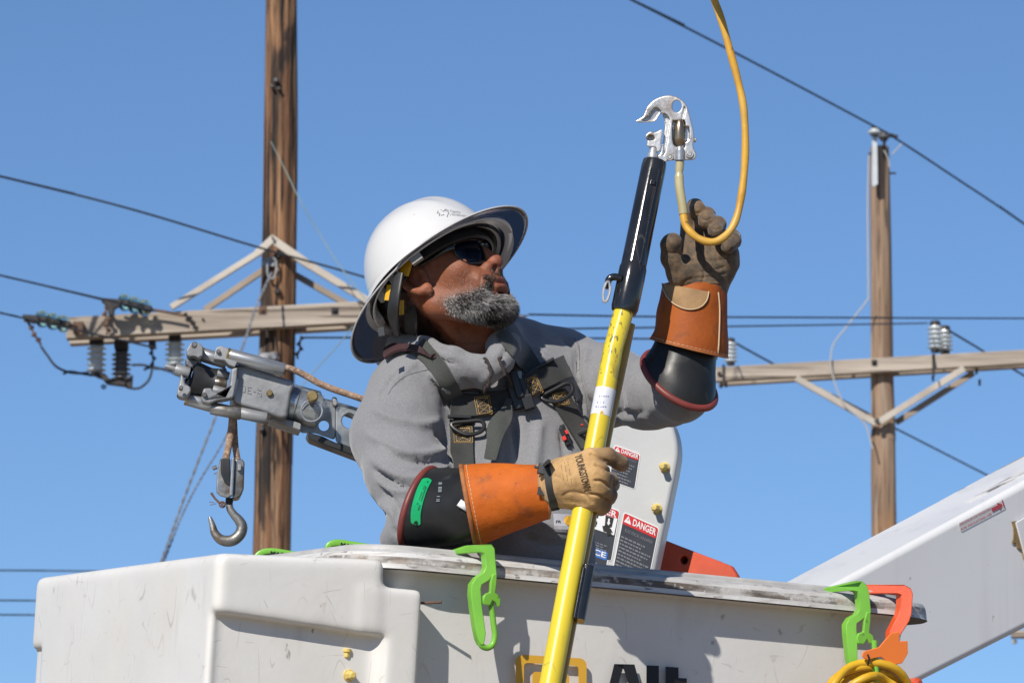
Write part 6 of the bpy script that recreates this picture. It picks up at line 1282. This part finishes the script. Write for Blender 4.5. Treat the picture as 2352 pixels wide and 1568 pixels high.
# ================================================================== grounding clamp
def Z7(x, y): return (1451.9 + x * .11574, 211.7 + y * .11574)
def poly_sdf(X, Y, poly):
    d = np.full(X.shape, 1e9, np.float32); s_ = np.ones(X.shape, np.float32); n = len(poly)
    for i in range(n):
        ax, ay = poly[i]; bx, by = poly[i - 1]; ex, ey = bx - ax, by - ay; wx, wy = X - ax, Y - ay; t = np.clip((wx * ex + wy * ey) / (ex * ex + ey * ey + 1e-9), 0, 1)
        d = np.minimum(d, (wx - ex * t) ** 2 + (wy - ey * t) ** 2); c1 = Y >= ay; c2 = Y < by; c3 = ex * wy > ey * wx; fl = (c1 & c2 & c3) | (~c1 & ~c2 & ~c3); s_ = np.where(fl, -s_, s_)
    return s_ * np.sqrt(d)
def casting(name, bounds, ops, mt, par, Y0, cell=.9, zr=(-20, 24)):
    s = SDF((bounds[0], zr[0], bounds[1]), (bounds[2], zr[1], bounds[3]), cell); X2, Z2 = s.X[:, 0, :], s.Z[:, 0, :]
    for op, poly, z0, z1, k, rd in ops:
        pd = poly_sdf(X2, Z2, [Z7(*q) for q in smooth_poly(poly)])[:, None, :] + rd; zd = np.abs(s.Y - (z0 + z1) / 2) - (z1 - z0) / 2 + rd
        d = np.sqrt(np.maximum(pd, 0) ** 2 + np.maximum(zd, 0) ** 2) + np.minimum(np.maximum(pd, zd), 0) - rd
        s.add(d, k) if op == 'add' else s.cut(d, k)
    v, f = s.mesh(); v = relax(v, f, 1); q = np.array([tuple(P(x, z, Y0 + y * .00067)) for x, y, z in v.tolist()]); return np_mesh(name, q, f[:, ::-1], mt, par)
def smooth_poly(p): return [(a, b) for a, b, c in smooth2(p, 2, True)]
clamp = thing('grounding_clamp', 'shiny metal grounding clamp with an open hook jaw atop the black stick head', 'clamp', tuple(P(1550, 370, 8.0)))
bodyp = [(50, 582), (215, 480), (280, 320), (400, 180), (560, 95), (700, 65), (820, 75), (950, 130), (1060, 230), (1120, 370), (1170, 560), (1212, 720), (1238, 950), (1212, 1010), (1225, 1120), (1275, 1220), (1262, 1310), (1180, 1350), (860, 1355), (700, 1370), (640, 1412), (550, 1370), (510, 1260), (575, 1180), (650, 700), (620, 520), (588, 415), (525, 480), (462, 578), (250, 606)]
casting('clamp_body', (1450, 210, 1604, 380), [('add', bodyp, -9, 15, 1, 3), ('cut', circ(890, 285, 92, 118, 20), -30, 40, 2, .5),
    ('cut', [(610, 430), (690, 450), (750, 560), (735, 700), (655, 1190), (600, 1210), (640, 800), (655, 600)], -30, 4, 2.5, .5), ('cut', [(800, 600), (840, 570), (1040, 560), (1060, 680), (1130, 690), (1130, 930), (1050, 1000), (1040, 1110), (860, 1080), (800, 950)], -30, 7, 3, 1),
    ('cut', [(1030, 300), (1060, 330), (1010, 560), (980, 560)], -30, -4, 3, 1), ('cut', [(330, 460), (400, 350), (480, 310), (570, 380), (500, 470), (440, 560), (270, 585), (200, 560)], -30, 1, 3, 1)], m_chrome, clamp, 8.0)
casting('lower_jaw', (1476, 290, 1530, 360), [('add', [(262, 880), (300, 815), (380, 775), (440, 800), (520, 770), (585, 735), (612, 800), (575, 1010), (585, 1080), (560, 1170), (490, 1185), (470, 1100), (340, 1090), (288, 1060), (300, 980)], -12, 8, 1, 3), ('cut', [(285, 900), (340, 845), (410, 850), (445, 900), (430, 950), (330, 960), (300, 950)], -30, 3, 2, 1)], m_chrome, clamp, 8.0)
def cyl7(name, a, b, r, Y, mt, prof=None, par=clamp):
    A, B_ = P(*Z7(*a), Y), P(*Z7(*b), Y); L_ = (B_ - A).length; R = r * .11574 * .00067; mb = MB(); mb.lathe(A, B_ - A, [(t * L_, k * R) for t, k in (prof or ((0, .9), (.03, 1), (.97, 1), (1, .9)))], 28); return mb.build(name, mt, par, ang=35)
cyl7('eye_screw', (400, 1340), (430, 1080), 85, 8.0, m_chrome); cyl7('screw_collar', (405, 1330), (412, 1220), 110, 8.0, m_chrome)
m_bronze = mat('bronze_stud', (.36, .28, .19), (.22, .17, .12), ns=20, rough=.3, metal=.9)
cyl7('terminal_stud', (930, 1060), (950, 560), 118, 8.0, m_bronze, ((0, .55), (.06, .8), (.25, 1), (.7, 1), (.92, .8), (1, .6))); cyl7('ferrule', (950, 1360), (950, 1080), 98, 7.995, m_roller, ((0, 1), (.7, 1), (.72, .85), (.9, .8), (1, .6)))
for x, y, r in ((750, 1285, 60), (1140, 1232, 62)):
    p = P(*Z7(x, y), 7.992); R = r * .11574 * .00067; mb = MB(); mb.tube([p + Vector((math.cos(a) * R, 0, math.sin(a) * R)) for a in [k * math.pi / 10 for k in range(20)]], R * .28, 8, closed=True); mb.lathe(p, (0, -1, 0), [(0, R * .7), (.002, R * .6)], 12); mb.build('set_screw', m_chrome, clamp)
mb = MB(); mb.lathe(P(*Z7(1225, 950), 8.0), (1, 0, 0), [(0, .004), (.003, .004), (.004, .002)], 12); mb.build('set_screw', m_chrome, clamp)
# ================================================================== ground cable
cable = thing('ground_cable', 'yellow cable looping from the metal clamp through the raised glove and up out of view', 'cable', tuple(P(1635, 557, 8.0)))
m_cab = mat('yellow_cable_jacket', (.66, .37, .045), (.52, .27, .035), ns=20, rough=.42, layers=[('blot', (.16, .08, .03), 50, .66, .72, (1, 1, 1), .8), ('blot', (.62, .45, .15), 12, .5, .7, (1, 1, .4), .5)], bump=(34, .0015))
m_slv = mat('aged_clear_sleeve', (.50, .44, .24), (.38, .33, .17), ns=16, rough=.3, coat=.3)
c_ = [(1562, 372, 7.997), (1560, 400, 7.997), (1561, 430, 7.996), (1567, 470, 7.995), (1573, 512, 7.993), (1584, 531, 7.991), (1603, 547, 7.990), (1630, 556, 7.990), (1655, 550, 7.991), (1677, 530, 7.994), (1692, 500, 7.998), (1702, 455, 8.0), (1709, 400, 8.0), (1712, 330, 8.0), (1708, 250, 8.0), (1696, 190, 8.0), (1676, 115, 8.0), (1658, 50, 8.0), (1636, -12, 8.0), (1604, -95, 7.88), (1570, -260, 7.45), (1550, -520, 6.8), (1560, -900, 6.0)]
q, _ = smooth([P(*p) for p in c_], 6); n1 = 4 * 6 - 3
mb = MB(); mb.tube(q[n1 - 1:], [.0060 + .0003 * math.sin(k * .7) for k in range(len(q[n1 - 1:]))], 16); mb.build('cable_run', m_cab, cable)
mb = MB(); mb.tube(q[:n1 + 1], [.0068] * 5 + [.0060] * 2 + [.0072] * (n1 + 1 - 7), 16); mb.build('clear_sleeve', m_slv, cable)
